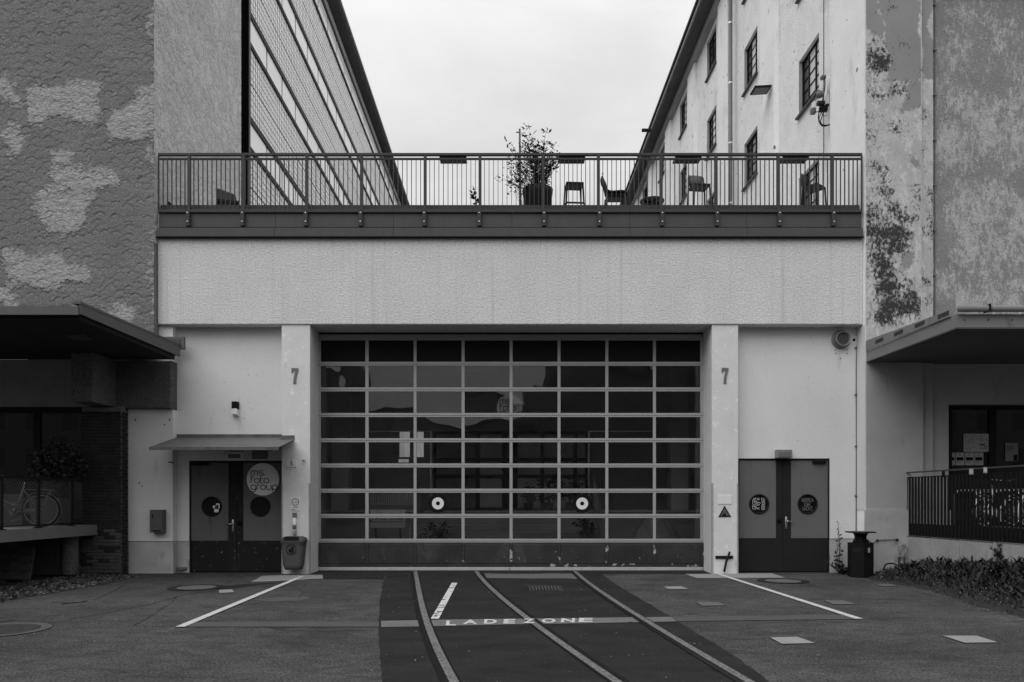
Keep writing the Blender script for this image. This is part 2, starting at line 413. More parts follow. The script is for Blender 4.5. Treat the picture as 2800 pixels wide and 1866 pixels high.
def write(mb, txt, o, ux, uy, w=None, h=None, bold=0.0):
    v, f = glyphs(txt, bold); W, H = v[:, 0].max(), v[:, 1].max()
    if h is None: h = H * w / W
    if w is None: w = W * h / H
    o = np.array(o); ux = np.array(ux); uy = np.array(uy)
    return mb.add([o + ux * (p[0] / W * w) + uy * (p[1] / H * h) for p in v], f)
STROKES = {  # round geometric lettering, x-height 1: (advance, [(points, closed)], dots)
    'm': (1.75, [([(0, 0), (0, 1), (1.45, 1), (1.45, 0)], 0), ([(.72, 1), (.72, 0)], 0)], []),
    's': (1.2, [([(.95, 1), (0, 1), (0, .5), (.95, .5), (.95, 0), (0, 0)], 0)], []),
    'f': (.75, [([(.6, 1.5), (0, 1.5), (0, 0)], 0), ([(0, 1), (.5, 1)], 0)], []),
    'o': (1.3, [([(0, 1), (1.05, 1), (1.05, 0), (0, 0)], 1)], []),
    't': (.8, [([(0, 1.4), (0, 0), (.6, 0)], 0), ([(0, 1), (.5, 1)], 0)], []),
    'g': (1.3, [([(0, 1), (1.05, 1), (1.05, 0), (0, 0)], 1), ([(1.05, .5), (1.05, -.5), (.05, -.5)], 0)], []),
    'r': (.8, [([(0, 0), (0, 1), (.6, 1)], 0)], []),
    'u': (1.3, [([(0, 1), (0, 0), (1.05, 0), (1.05, 1)], 0)], []),
    'p': (1.3, [([(0, 1), (1.05, 1), (1.05, 0), (0, 0)], 1), ([(0, .5), (0, -.5)], 0)], []),
    '.': (.4, [], [(.08, .08)])}
def round_text(mb, txt, x, y, z, h, wt=.19):
    for ch in txt:
        adv, paths, dots = STROKES[ch]
        for pts, cl in paths:
            P = [(x + a * h, y, z + b * h) for a, b in pts]
            mb.ribbon(fillet(P, .5 * h, 6, bool(cl)), wt * h, (0, 1, 0), bool(cl))
        for a, b in dots: mb.disc((x + a * h, y, z + b * h), .12 * h, 10)
        x += adv * h
def grid(name, a0, a1, b0, b1, step, place, mat, parent, attrs=None, hf=None, smooth=True, kind=None):
    na, nb = int(round((a1 - a0) / step)) + 1, int(round((b1 - b0) / step)) + 1
    A, B = np.meshgrid(np.linspace(a0, a1, na), np.linspace(b0, b1, nb))
    H = hf(A, B) if hf else np.zeros_like(A)
    co = place(A.ravel(), B.ravel(), H.ravel()).astype(np.float32)
    idx = np.arange(na * nb).reshape(nb, na); q = np.stack([idx[:-1, :-1], idx[:-1, 1:], idx[1:, 1:], idx[1:, :-1]], -1).reshape(-1, 4).astype(np.int32)
    me = bpy.data.meshes.new(name); me.vertices.add(len(co)); me.vertices.foreach_set('co', co.ravel())
    me.loops.add(q.size); me.loops.foreach_set('vertex_index', q.ravel()); me.polygons.add(len(q))
    me.polygons.foreach_set('loop_start', np.arange(0, q.size, 4, dtype=np.int32)); me.polygons.foreach_set('loop_total', np.full(len(q), 4, np.int32))
    me.update(calc_edges=True); me.validate()
    if smooth: me.shade_smooth()
    for k, fn in (attrs or {}).items():
        at = me.attributes.new(k, 'FLOAT', 'POINT'); at.data.foreach_set('value', fn(A, B).ravel().astype(np.float32))
    return link(name, me, mat, parent, kind=kind)
def softbox(A, B, x0, x1, z0, z1, e=.05):
    def s(t): return 1 / (1 + np.exp(-np.clip(t / e * 2.5, -30, 30)))
    return s(A - x0) * s(x1 - A) * s(B - z0) * s(z1 - B)
def pxrects(rects, Y, e=.05):
    R_ = [(wx(a, Y), wx(b, Y), wz(d, Y), wz(c, Y), k) for a, b, c, d, k in rects]
    def fn(A, B):
        m = np.zeros_like(A)
        A, B = A + .10 * np.sin(2.3 * B + 1.1 * A + 1) + .05 * np.sin(7.1 * B - 3 * A), B + .09 * np.sin(2.7 * A - 1.3 * B) + .05 * np.sin(6.3 * A + 4 * B + 2)
        for x0, x1, z0, z1, k in R_: m = np.maximum(m, k * softbox(A, B, x0, x1, z0, z1, e))
        return m
    return fn
def scallops(r=.128, depth=.024, seed=3):
    def fn(A, B):
        g = np.random.default_rng(seed); H = np.zeros_like(A); a = A[0]; b = B[:, 0]; da = a[1] - a[0]; db = b[1] - b[0]
        z = b[-1] + r; k = 0
        while z > b[0] - r:
            x = a[0] - r + (k % 2) * r * .85
            while x < a[-1] + r:
                xc = x + g.normal(0, .032); zc = z + g.normal(0, .042); rr = r * g.uniform(.78, 1.12)
                if g.random() < .16: x += r * 1.78; continue
                i0, i1 = np.clip([int((xc - rr - a[0]) / da), int((xc + rr - a[0]) / da) + 2], 0, len(a)); j0, j1 = np.clip([int((zc - rr - b[0]) / db), int((zc + rr - b[0]) / db) + 2], 0, len(b))
                if i1 > i0 and j1 > j0:
                    X = A[j0:j1, i0:i1] - xc; Z = B[j0:j1, i0:i1] - zc; m = X * X + Z * Z < rr * rr
                    d_ = np.sqrt(X * X + Z * Z) / rr; up_ = np.clip(Z / rr * 1.4, 0, 1)
                    h = depth * (g.uniform(.05, .30) * (-.1 - .5 * Z / rr) + .16 * (1 - d_ * d_) - g.uniform(.1, 1.0) * .55 * up_ * np.clip((d_ - .76) / .18, 0, 1) + g.normal(0, .05))
                    S = H[j0:j1, i0:i1]; S[m] = h[m]
                x += r * 1.78
            z -= r * 1.06; k += 1
        return H + g.normal(0, .0012, H.shape)
    return fn

# ------------------------------------------------------------------ ground
def bank(X, Y):      # weedy bank that climbs against the right dock wall
    return np.clip((X - 7.35) / 1.6, 0, 1) ** 1.2 * np.clip((-.25 - Y) / 1.2, 0, 1) ** .5 * np.clip(.24 + (-Y - .4) * .085, 0, .6)
me_g = MB(); me_g.quad((-400, -400, 0), (400, -400, 0), (400, 400, 0), (-400, 400, 0))
me_g.build('ground', 'asphalt', kind='structure')
# darker resurfaced strip that carries the rails
lft = [(1062, 1566), (1051, 1587), (1044, 1610), (1040, 1642), (1036, 1690), (1035, 1727), (1038, 1790), (1046.6, 1866), (1052, 1900)]
rgt = [(1640, 1566), (1660, 1582), (1700, 1607), (1760, 1643), (1822, 1680), (1900, 1727), (2016, 1799), (2106, 1866), (2150, 1900)]
jit = lambda P, a: [(x + random.uniform(-a, a), y) for x, y in P]
def dense(P, n=8):
    out = []
    for (a, b), (c, d) in zip(P[:-1], P[1:]):
        for k in range(n): out.append((a + (c - a) * k / n, b + (d - b) * k / n))
    return out + [P[-1]]
L = [gp(x, y, .004) for x, y in jit(dense(lft), 2.2)]; Rr = [gp(x, y, .004) for x, y in jit(dense(rgt), 2.6)]
n = min(len(L), len(Rr)); tb = MB()
tb.v = [p for i in range(n) for p in (L[i], Rr[i])]; tb.f = [(2 * i, 2 * i + 1, 2 * i + 3, 2 * i + 2) for i in range(n - 1)]
# on towards the camera
tb.add([L[n - 1], Rr[n - 1], (Rr[n - 1][0] + .6, -D - 2, .004), (L[n - 1][0] + .5, -D - 2, .004)], [(0, 1, 2, 3)])
tb.build('track_bed', 'track_asphalt', kind='structure')
th = MB(); th.box(-4.4, 4.5, -.02, .8, -.2, .006); th.build('gate_threshold', 'track_asphalt', kind='structure')
def sheet(name, pts, mat, z, wob=0.0, **k):
    P = dense(pts + [pts[0]], 6)[:-1]
    P = [gp(x + random.uniform(-wob, wob), y + random.uniform(-wob, wob) * .3, z) for x, y in P]
    m = MB(); m.add(P, [tuple(range(len(P)))]); return m.build(name, mat, **k)
sheet('pale_apron', [(688, 1592), (720, 1574), (900, 1572), (882, 1582)], 'lid_light', .006, 3, kind='structure')
sheet('pale_apron', [(1868, 1568), (2110, 1568), (2148, 1580), (1905, 1581)], 'lid_light', .006, 1, kind='structure')
sheet('pale_strip', [(1325, 1569), (1585, 1569), (1590, 1583), (1330, 1581)], 'lid_mid', .007, 2, kind='structure')
# dark strip along the gate foot, patches of old repair
sheet('repair_patch', [(880, 1569), (1056, 1569), (1050, 1584), (885, 1583)], 'track_asphalt', .0065, 2, kind='structure')
sheet('repair_patch', [(700, 1640), (760, 1633), (840, 1631), (850, 1637), (820, 1643), (735, 1646)], 'band_faint', .005, 2, kind='structure')
sheet('repair_patch', [(560, 1610), (640, 1600), (800, 1590), (700, 1601), (600, 1614)], 'track_asphalt', .005, 2, kind='structure')

# cracks in the old asphalt
ck = MB()
def crack(pts, w=.011):
    w *= 1.15
    P = []
    for (a, b), (c, d) in zip(pts[:-1], pts[1:]):
        for k in range(14):
            t = k / 14; P.append(gp(a + (c - a) * t + random.uniform(-2.5, 2.5), b + (d - b) * t + random.uniform(-.8, .8), .005))
    ck.ribbon(P, w, (0, 0, 1))
crack([(85, 1713), (250, 1684), (400, 1655), (500, 1628), (610, 1612)]); crack([(365, 1712), (470, 1648), (485, 1626)], .008)
crack([(370, 1712), (500, 1714), (700, 1713)], .009); crack([(720, 1713), (780, 1724), (900, 1727), (1036, 1723)], .012)
crack([(560, 1700), (640, 1672), (700, 1658)], .007); crack([(600, 1610), (640, 1585), (660, 1575)], .008); crack([(800, 1600), (830, 1620), (815, 1640)], .007)
crack([(0, 1701), (48, 1695)], .03); crack([(260, 1640), (300, 1622), (340, 1598)], .01); crack([(1010, 1590), (960, 1606), (905, 1630)], .006)
crack([(470, 1614), (520, 1580), (530, 1572)], .008); crack([(170, 1651), (205, 1648), (240, 1643)], .05)
ck.build('asphalt_cracks', 'gate_dark', kind='stuff')

# grit, cigarette ends and leaf bits lying about
lt = MB()
for _ in range(420):
    x = rng.uniform(-7.4, 7.2); y = rng.uniform(-11.5, -.2); s_ = rng.uniform(.006, .016); a = rng.uniform(0, 3.14); e = rng.uniform(.3, 1)
    c_, d_ = math.cos(a) * s_, math.sin(a) * s_
    lt.add([(x + c_, y + d_, .018), (x - d_ * e, y + c_ * e, .024), (x - c_, y - d_, .018), (x + d_ * e, y - c_ * e, .026)], [(0, 1, 2, 3)])
lt.build('litter_bits', 'lid_light', kind='stuff')
# ------------------------------------------------------------------ rails
def zp(P): return [(900 + x / 2.353, 1540 + y / 2.353) for x, y in P]
rails = [
    (zp([(557, 66), (572, 150), (590, 240), (618, 345), (660, 470), (720, 600), (805, 767)]), -1, 'leftmost curved rail sunk in the dark asphalt'),
    (zp([(955, 66), (1030, 150), (1130, 240), (1260, 345), (1400, 450), (1560, 560), (1720, 670), (1850, 767)]), 1, 'middle curved rail crossing the painted letters'),
    (zp([(1600, 70), (1720, 165), (1850, 250), (1990, 340), (2120, 420), (2250, 500), (2353, 560), (2520, 655), (2707, 767)]), -1, 'rightmost curved rail sunk in the dark asphalt')]
for pts, side, lab in rails:
    W = [Vector(gp(x, y, .012)) for x, y in pts]
    ys = np.array([w.y for w in W][::-1]); xs = np.array([w.x for w in W][::-1]); co = np.polyfit(ys, xs, 3)
    yy = np.linspace(ys[0] - 3.0, .55, 60)
    sl = np.polyval(np.polyder(co), ys[0])
    xx = np.where(yy < ys[0], np.polyval(co, ys[0]) + sl * (yy - ys[0]), np.polyval(co, np.clip(yy, ys[0], ys[-1])) + (yy > ys[-1]) * np.polyval(np.polyder(co), ys[-1]) * (yy - ys[-1]))
    t = thing('track_rail', lab, 'rail', (float(xx[30]), float(yy[30]), 0), group='rails in the yard')
    P = [(float(x), float(y), .016) for x, y in zip(xx, yy)]
    MB().ribbon(P, .086, (0, 0, 1)).build('filler_strip', 'rail_filler', t)
    for off, w, nm in ((side * .080, .072, 'rail_head'), (-side * .055, .024, 'groove_edge')):
        m = MB(); Q = [(p[0] + off, p[1], .013) for p in P]; m.ribbon(Q, w, (0, 0, 1)); m.build(nm, 'rail_steel', t)

# ------------------------------------------------------------------ painted markings
def line(name, p0, p1, w, mat, z, lab, cat='marking', group=None):
    a = Vector(gp(*p0, z)); b = Vector(gp(*p1, z)); P = [a.lerp(b, i / 20) for i in range(21)]
    m = MB(); m.ribbon(P, w, (0, 0, 1)); return tag(m.build(name, mat), lab, cat, group)
line('painted_line', (826, 1576), (492, 1714), .115, 'line_paint', .014, 'long white diagonal line left of the rails, near the double door with the round sign')
line('painted_line', (1962, 1569), (2349, 1692), .115, 'line_paint', .014, 'long white diagonal line right of the rails, near the hexagonal ash bin')
line('painted_line', (1243, 1594), (1189, 1692), .11, 'line_worn', .014, 'short worn white stroke between the left and middle rails')
bd = thing('painted_band', 'flat grey painted band with the white word across the rails', 'marking', gp(1400, 1700))
q = MB(); P0 = [(1042, 1698), (1230, 1694.5), (1400, 1692.5), (1600, 1690), (1750, 1688), (1835, 1687)]; P1 = [(1042, 1715), (1230, 1711.5), (1400, 1707.5), (1600, 1704.5), (1750, 1701.5), (1850, 1699.5)]
for z_, A_, B_, mt, nm in ((.010, P0, P1, 'band_paint', 'band'),
                           (.008, [(500, 1701), (1036, 1700)], [(488, 1714), (1036, 1714)], 'band_faint', 'faded_band'),
                           (.008, [(1838, 1687), (2310, 1681)], [(1850, 1699), (2346, 1693)], 'band_faint', 'faded_band')):
    m = MB(); A2 = dense(A_, 6); B2 = dense(B_, 6); v = []
    for a, b in zip(A2, B2): v += [gp(*a, z_), gp(*b, z_)]
    m.v = v; m.f = [(2 * i, 2 * i + 1, 2 * i + 3, 2 * i + 2) for i in range(len(A2) - 1)]; m.build(nm, mt, bd)
for ch, x0, x1, y0, y1 in (('L', 275, 415, 270, 332), ('A', 495, 690, 260, 315), ('D', 765, 940, 252, 310), ('E', 1015, 1175, 250, 308), ('Z', 1265, 1430, 245, 302), ('O', 1505, 1695, 243, 298), ('N', 1755, 1945, 240, 293), ('E', 1985, 2175, 235, 288)):
    c = lambda x, y: np.array(gp(1160 + x / 4.706, 1640 + y / 4.706, .020 if ch == 'Z' else .015))
    sh = {'L': 45, 'A': 20, 'D': 25, 'E': 20}.get(ch, 0) * 0
    o = c(x0, y1); m = MB(); uy = c(x0 + 12, y0) - c(x0, y1); h = np.linalg.norm(uy); ux = c(x1 - 8, y1) - o; w = np.linalg.norm(ux)
    write(m, ch, o, ux / w, uy / h, w, h, .035); m.build('letter', 'line_paint', bd)

# ------------------------------------------------------------------ covers in the ground
def manhole(px, py, r, lab, mats, ring=.3, grp='manhole covers'):
    x, y, _ = gp(px, py); t = thing('manhole_cover', lab, 'manhole', (x, y, 0), group=grp)
    m = MB(); m.disc((x, y, .010), r, 48, 'z', r * (1 - ring)); m.build('ring', mats[0], t)
    m = MB(); m.disc((x, y, .011), r * (1 - ring) - .004, 40, 'z'); lid = m.build('lid', mats[1], t)
    m = MB()
    for a in range(0, 360, 30):
        m.box(x + math.cos(R(a)) * r * .4 - .02, x + math.cos(R(a)) * r * .4 + .02, y + math.sin(R(a)) * r * .4 - .02, y + math.sin(R(a)) * r * .4 + .02, .0112, .014)
    m.build('lid_studs', mats[1], lid)
manhole(537, 1608, .50, 'round manhole cover with dark ring in front of the round-signed double door', ('track_asphalt', 'lid_mid'))
manhole(2141, 1590, .50, 'round manhole cover with dark ring in front of the right double door', ('track_asphalt', 'lid_mid'))
manhole(0, 1724, .56, 'black manhole cover with pale concrete ring cut by the left picture edge', ('band_faint', 'cast_iron'), .22)
def plate(pts, mat, lab, grp='square covers'):
    P = [gp(x, y, .008) for x, y in pts]; m = MB(); m.prism(P, (0, 0, .003)); o = tag(m.build('square_cover', mat), lab, 'cover', grp)
    c = np.mean(P, 0); k = MB(); k.add([tuple(c + (np.array(p) - c) * 1.05 - (0, 0, .002)) for p in P], [(0, 1, 2, 3)]); k.build('cover_frame', 'track_asphalt', o)
plate([(1815, 1605), (1862, 1604), (1882, 1611), (1826, 1611)], 'lid_light', 'small pale square cover nearest the gate, right of the rails')
plate([(1903, 1647), (1965, 1647), (1983, 1656), (1920, 1657)], 'lid_mid', 'small grey square cover between the right rail and the diagonal line')
plate([(2252, 1642), (2310, 1643), (2340, 1653), (2280, 1653)], 'lid_mid', 'grey square cover right of the diagonal white line')
plate([(2106, 1744), (2180, 1742), (2228, 1759), (2138, 1761)], 'lid_light', 'large pale square cover below the end of the diagonal line')
plate([(2578, 1739), (2670, 1739), (2728, 1757), (2638, 1758)], 'lid_light', 'pale square cover furthest right on the asphalt')
plate([(598, 1614), (634, 1612), (641, 1620), (600, 1622)], 'lid_light', 'small pale cover beside the left manhole')
plate([(2396, 1598), (2436, 1598), (2452, 1603), (2410, 1603)], 'lid_mid', 'small faint square cover in front of the ash bin')
gt = thing('drain_grate', 'rectangular slotted drain grate between the middle and right rails', 'grate', gp(1493, 1610))
gx0, gy0, _ = gp(1455, 1616); gx1, gy1, _ = gp(1527, 1605)
MB().box(gx0 - .05, gx1 + .05, gy0 - .05, gy1 + .05, .005, .009).build('frame', 'cast_iron', gt)
MB().box(gx0, gx1, gy0, gy1, .0092, .0105).build('slot_pit', 'black', gt)
for k in range(9):
    x = gx0 + (gx1 - gx0) * (k + .5) / 9; MB().box(x - .014, x + .014, gy0, gy1, .0107, .020).build('bar', 'band_faint', gt)

# ------------------------------------------------------------------ left building
lb = thing('left_building', 'tall plastered building with glass grid side on the left', 'building', (-9.5, 0, 0))
YL = -.15
patches = [(0, 58, 213, 280, .8), (80, 281, 236, 334, .9), (359, 430, 225, 289, 1), (312, 430, 285, 378, 1), (0, 58, 334, 419, .75), (127, 183, 414, 454, .75), (120, 312, 452, 512, .8), (112, 250, 512, 628, .75),
           (0, 178, 691, 780, .8), (160, 241, 722, 785, .85), (0, 45, 780, 843, .8), (268, 357, 834, 885, .95), (300, 322, 375, 390, .7), (421, 434, -60, 900, .9), (-200, -20, 300, 380, .8), (-160, -40, 520, 640, .8)]
grid('front_wall', -12.6, -7.79, 4.80, 13.0, .019, lambda a, b, h: np.stack([a, YL - h, b], -1), 'shell_plaster', lb, {'patch': pxrects(patches, YL, .15)}, scallops())
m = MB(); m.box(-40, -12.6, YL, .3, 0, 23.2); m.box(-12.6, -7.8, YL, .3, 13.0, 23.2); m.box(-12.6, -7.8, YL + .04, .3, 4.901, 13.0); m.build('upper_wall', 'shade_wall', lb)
grid('side_wall', YL, 5.2, 7.3, 17.2, .028, lambda a, b, h: np.stack([-7.79 + h * .8, a, b], -1), 'side_plaster', lb, {'patch': lambda A, B: np.full_like(A, .32)}, scallops(.11, .016, 9))
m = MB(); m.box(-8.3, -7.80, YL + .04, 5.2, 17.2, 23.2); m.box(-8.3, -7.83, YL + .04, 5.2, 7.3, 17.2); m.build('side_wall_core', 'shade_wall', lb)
# shaded wall under the canopy, around the shop window
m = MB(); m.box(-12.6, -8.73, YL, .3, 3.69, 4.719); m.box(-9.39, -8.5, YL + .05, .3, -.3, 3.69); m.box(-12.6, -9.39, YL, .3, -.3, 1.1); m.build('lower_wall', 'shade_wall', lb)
m = MB(); m.box(-16, -9.3, 2.6, 2.7, 1.0, 3.8); m.box(-16, -9.3, .301, 2.7, 1.0, 1.1); m.box(-16, -9.3, .301, 2.7, 3.8, 3.9); m.box(-16, -15.9, .301, 2.6, 1.1, 3.8); m.box(-9.3, -9.2, .301, 2.6, 1.1, 3.8); m.build('shop_room', 'room_dark', lb)
sw = MB().box(-12.6, -9.39, .0, .06, 3.58, 3.69).build('shop_window', 'frame_dark', lb)
for x0, x1 in ((-9.46, -9.39), (-10.53, -10.38), (-11.6, -11.5), (-12.6, -12.5)): MB().box(x0, x1, -.005, .065, 1.1, 3.57).build('mullion', 'frame_dark', sw)
MB().box(-12.49, -9.47, .005, .055, 1.1, 1.25).build('sill_rail', 'frame_dark', sw)
for x0, x1 in ((-10.37, -9.47), (-11.49, -10.54), (-12.49, -11.61)): MB().box(x0, x1, .025, .03, 1.26, 3.57).build('pane', 'shop_glass', sw)
# glass grid facade receding behind
XG = -7.86; Y0 = 5.95; Y1 = 46.0
MB().box(-8.3, -7.80, 5.201, 5.86, 0, 23.2).build('recess_shade', 'matte_black', lb)  # flush black box, the dark of a deep recess put into its colour
MB().box(-7.95, -7.775, 5.862, 5.949, 7.0, 23.2).build('edge_frame', 'frame_grey', lb)
MB().box(-8.3, XG - .02, 5.85, Y1, 0, 23.2).build('facade_backing', 'grid_black', lb)
bands = [(9.14, 9.90), (12.28, 13.04), (15.43, 16.19), (18.57, 19.33), (21.71, 22.47)]
pan_me = None; nP = int((Y1 - Y0) / 1.62)
for zi, (z0, z1) in enumerate(bands):
    for k in range(nP):
        if pan_me is None: pan_me = MB().box(0, .05, .06, 1.56, .02, .72).mesh('panel'); pan_me.materials.append(MATS['panel_glass'])
        link('panel', pan_me, None, lb, loc=(XG, Y0 + k * 1.62, z0 + .01))
    MB().box(XG, XG + .09, Y0, Y1, z1 - .02, z1 + .16).build('ledge', 'grid_black', lb); MB().box(XG, XG + .07, Y0, Y1, z0 - .11, z0 + .03).build('ledge', 'grid_black', lb)
gaps = [(8.0, 9.06)] + [(bands[i][1] + .16, bands[i + 1][0] - .11) for i in range(4)] + [(22.57, 23.15)]
for z0, z1 in gaps:
    rows = max(1, int(round((z1 - z0) / .213))); cols = int((Y1 - Y0) / .2025); hz = (z1 - z0) / rows
    v = []; f = []
    for j in range(rows):
        for i in range(cols):
            y = Y0 + i * .2025; z = z0 + j * hz; t1, t2, t3, t4 = rng.normal(0, .0016, 4); b = len(v); g = .032
            gz = .05 if j == rows // 2 else .020
            x = XG + .025
            v += [(x + t1, y + g, z + gz), (x + t2, y + .2025 - g, z + gz), (x + t3, y + .2025 - g, z + hz - .013), (x + t4, y + g, z + hz - .013),
                  (XG, y + g, z + gz), (XG, y + .2025 - g, z + gz), (XG, y + .2025 - g, z + hz - .013), (XG, y + g, z + hz - .013)]
            f += [(b, b + 1, b + 2, b + 3), (b, b + 4, b + 5, b + 1), (b + 1, b + 5, b + 6, b + 2), (b + 2, b + 6, b + 7, b + 3), (b + 3, b + 7, b + 4, b)]
    me = bpy.data.meshes.new('glass_squares'); me.from_pydata(v, [], f); me.update(); link('glass_squares', me, 'block_glass', lb, kind='stuff')
MB().box(-8.4, -7.40, YL - .45, Y1, 23.2, 23.3).build('eave_soffit', 'eave_soffit', lb)
MB().box(-9.5, -7.36, YL - .5, Y1, 23.302, 23.52).build('roof_edge', 'frame_grey', lb)
MB().tube([(-7.34, YL - .5, 23.36), (-7.34, Y1, 23.36)], .05, 8).build('gutter', 'eave_trim', lb)
m = MB(); m.box(-40, -8.3, .3, Y1, 23.2, 23.4); m.box(-40, -8.3, Y1 - .3, Y1, 0, 23.2); m.build('roof', 'roof_dark', lb)
# loading canopy
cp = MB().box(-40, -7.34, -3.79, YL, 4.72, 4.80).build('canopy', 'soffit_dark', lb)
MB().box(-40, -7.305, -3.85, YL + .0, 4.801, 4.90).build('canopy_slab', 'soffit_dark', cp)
m = MB(); m.prism([(-7.30, -3.87, 4.79), (-7.30, -3.87, 4.97), (-7.30, -.02, 5.05), (-7.30, -.02, 4.81)], (.03, 0, 0)); m.build('side_fascia', 'canopy_metal', cp)
m = MB(); m.prism([(-7.262, -3.89, 4.96), (-7.262, -3.89, 5.0), (-7.262, -.02, 5.085), (-7.262, -.02, 5.045)], (-.14, 0, 0)); m.build('drip_edge', 'canopy_metal', cp)
MB().box(-40, -7.30, -3.90, -3.851, 4.775, 4.915).build('front_fascia', 'canopy_metal', cp)
m = MB(); m.box(-7.72, -7.19, -.02, .06, 4.98, 5.25); m.build('gutter_end', 'canopy_metal', cp)
MB().box(-7.64, -7.27, -.035, -.021, 5.03, 5.20).build('gutter_end_cap', 'fascia_metal', cp)
lx = wp(212, 903, -2.6)
m = MB(); m.prism([(lx[0] - .17, -2.72, 4.69), (lx[0] + .17, -2.72, 4.69), (lx[0] + .17, -2.42, 4.66), (lx[0] - .17, -2.42, 4.66)], (0, 0, .03)); m.build('soffit_lamp', 'rail_metal', cp)
# concrete beam and bracket, brick pier
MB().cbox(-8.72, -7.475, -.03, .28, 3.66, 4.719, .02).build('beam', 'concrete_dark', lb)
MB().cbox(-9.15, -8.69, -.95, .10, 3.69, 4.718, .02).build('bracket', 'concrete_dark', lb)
bp = MB().box(-9.335, -8.485, -.205, .15, -.3, 3.655).build('brick_pier', 'mortar', lb)
cA = MB().cbox(0, .238, 0, .03, 0, .062, .004).mesh('brick'); cA.materials.append(MATS['brick'])
cB = MB().cbox(0, .238, 0, .03, 0, .062, .004).mesh('brick'); cB.materials.append(MATS['brick_pale'])
hA = MB().cbox(0, .112, 0, .03, 0, .062, .004).mesh('brick'); hA.materials.append(MATS['brick'])
hB = MB().cbox(0, .112, 0, .03, 0, .062, .004).mesh('brick'); hB.materials.append(MATS['brick_pale'])
sA = MB().add([(0, 0, 0), (.03, .004, .004), (.03, .108, .004), (0, .112, 0), (0, 0, .062), (.03, .004, .058), (.03, .108, .058), (0, .112, .062)], [(0, 1, 5, 4), (1, 2, 6, 5), (2, 3, 7, 6), (4, 5, 6, 7), (0, 3, 2, 1)]).mesh('brick'); sA.materials.append(MATS['brick'])
for k in range(51):
    z = -.17 + k * .0735
    if z > 3.59: break
    x = -9.35; first = (k % 2 == 0); low = z < .95
    while x < -8.49:
        w = .112 if first else .238; first = False
        if x + w > -8.465: w = .112
        if x + w > -8.465: break
        j = random.uniform(-.003, .003); pale = low and random.random() < .7
        link('brick', (hB if pale else hA) if w < .2 else (cB if pale else cA), None, bp, loc=(x, -.225 + j, z)); x += w + .012
    for q in range(2): link('brick', sA, None, bp, loc=(-8.495 + random.uniform(-.003, .003), -.20 + q * .125 + (.0 if k % 2 else .03), z))

# ------------------------------------------------------------------ loading dock on the left
dk = MB(); dk.box(-14, -9.0, -7.0, YL, .88, 1.10); dk.build('loading_dock', 'dock_concrete', kind='structure')
m = MB(); m.box(-14, -10.4, -6.6, YL, -.2, .879); m.build('dock_base', 'concrete_dark', kind='structure')
tag(MB().lathe([(.10, .02), (.15, .06), (.17, .2), (.175, .878)], 20, (-9.38, -.6, 0)).build('dock_support', 'concrete_dark'), 'short flared concrete support under the end of the left dock', 'support')
rl = thing('dock_railing', 'dark mesh railing along the left dock beside the bicycle', 'railing', (-9.05, -2, 1.1))
posts = [-1.1, -2.2, -3.25, -4.3, -5.4]
for y in posts:
    p = MB().box(-9.07, -9.02, y - .025, y + .025, 1.1, 2.03).build('post', 'frame_dark', rl); MB().box(-9.10, -8.995, y - .07, y + .07, 1.1, 1.115).build('foot_plate', 'frame_dark', p)
MB().box(-9.075, -9.015, -5.6, -.7, 2.031, 2.07).build('top_rail', 'frame_dark', rl); MB().box(-9.06, -9.03, -5.6, -.7, 1.15, 1.17).build('bottom_rail', 'frame_dark', rl)
m = MB()
for k in range(90):
    for s in (1, -1):
        y = -6.6 + k * .075; y2 = y + s * .86; a, b = y, y2; z0, z1 = 1.17, 2.03
        lo, hi = -5.6, -.7
        if max(a, b) < lo or min(a, b) > hi: continue
        def cl(t0, zz0, t1, zz1):
            if t0 < lo: zz0 += (zz1 - zz0) * (lo - t0) / (t1 - t0); t0 = lo
            if t0 > hi: zz0 += (zz1 - zz0) * (hi - t0) / (t1 - t0); t0 = hi
            return t0, zz0
        A = cl(a, z0, b, z1); B = cl(b, z1, a, z0)
        m.tube([(-9.045, A[0], A[1]), (-9.045, B[0], B[1])], .0022, 3, caps=False)
m.build('wire_mesh', 'frame_grey', rl, kind='stuff')

# ------------------------------------------------------------------ right building
rb = thing('right_building', 'tall pale building with peeling plaster and small windows on the right', 'building', (9.5, 0, 0))
XR = 7.84
def rz(a, b, c, d, k): return (2360 + a / 1.96, 2360 + b / 1.96, 100 + c / 1.96, 100 + d / 1.96, k)
dark = [rz(14, 112, 30, 190, .95), rz(14, 80, 180, 262, .9), rz(50, 235, 235, 335, .62), rz(20, 110, 380, 620, .45), rz(20, 125, 670, 800, .75), rz(40, 140, 780, 940, .8), rz(250, 298, 755, 865, .85), rz(8, 290, 900, 1010, .82),
        rz(20, 290, 1000, 1160, .95), rz(40, 210, 1150, 1400, 1.0), rz(200, 290, 1240, 1330, .7), rz(30, 312, 1350, 1540, .92), rz(140, 300, 430, 560, .28)]
greyr = [rz(110, 322, -240, 240, 1), rz(210, 322, 230, 430, .9), rz(0, 110, -240, 0, 1), rz(-10, 24, 0, 1600, .72), rz(255, 322, 640, 710, .8), rz(205, 300, 1140, 1230, .9), rz(60, 130, 1330, 1400, .6)]
YP = -.10
tone = lambda k: (lambda A, B: np.full_like(A, k))
grid('pilaster', XR + .02, wx(2518, YP), 4.655, 13.0, .03, lambda a, b, h: np.stack([a, YP - h, b], -1), 'peeling_paint', rb, {'dark': lambda A, B: 1.0 * pxrects(dark, YP, .20)(A, B), 'grey': pxrects(greyr, YP, .12)})
darks = [rz(330, 372, 770, 1080, .95), rz(330, 372, 1230, 1450, .75), rz(330, 372, 420, 640, .55)]
greys = [rz(310, 380, -240, 262, 1), rz(310, 380, 640, 700, .5)]
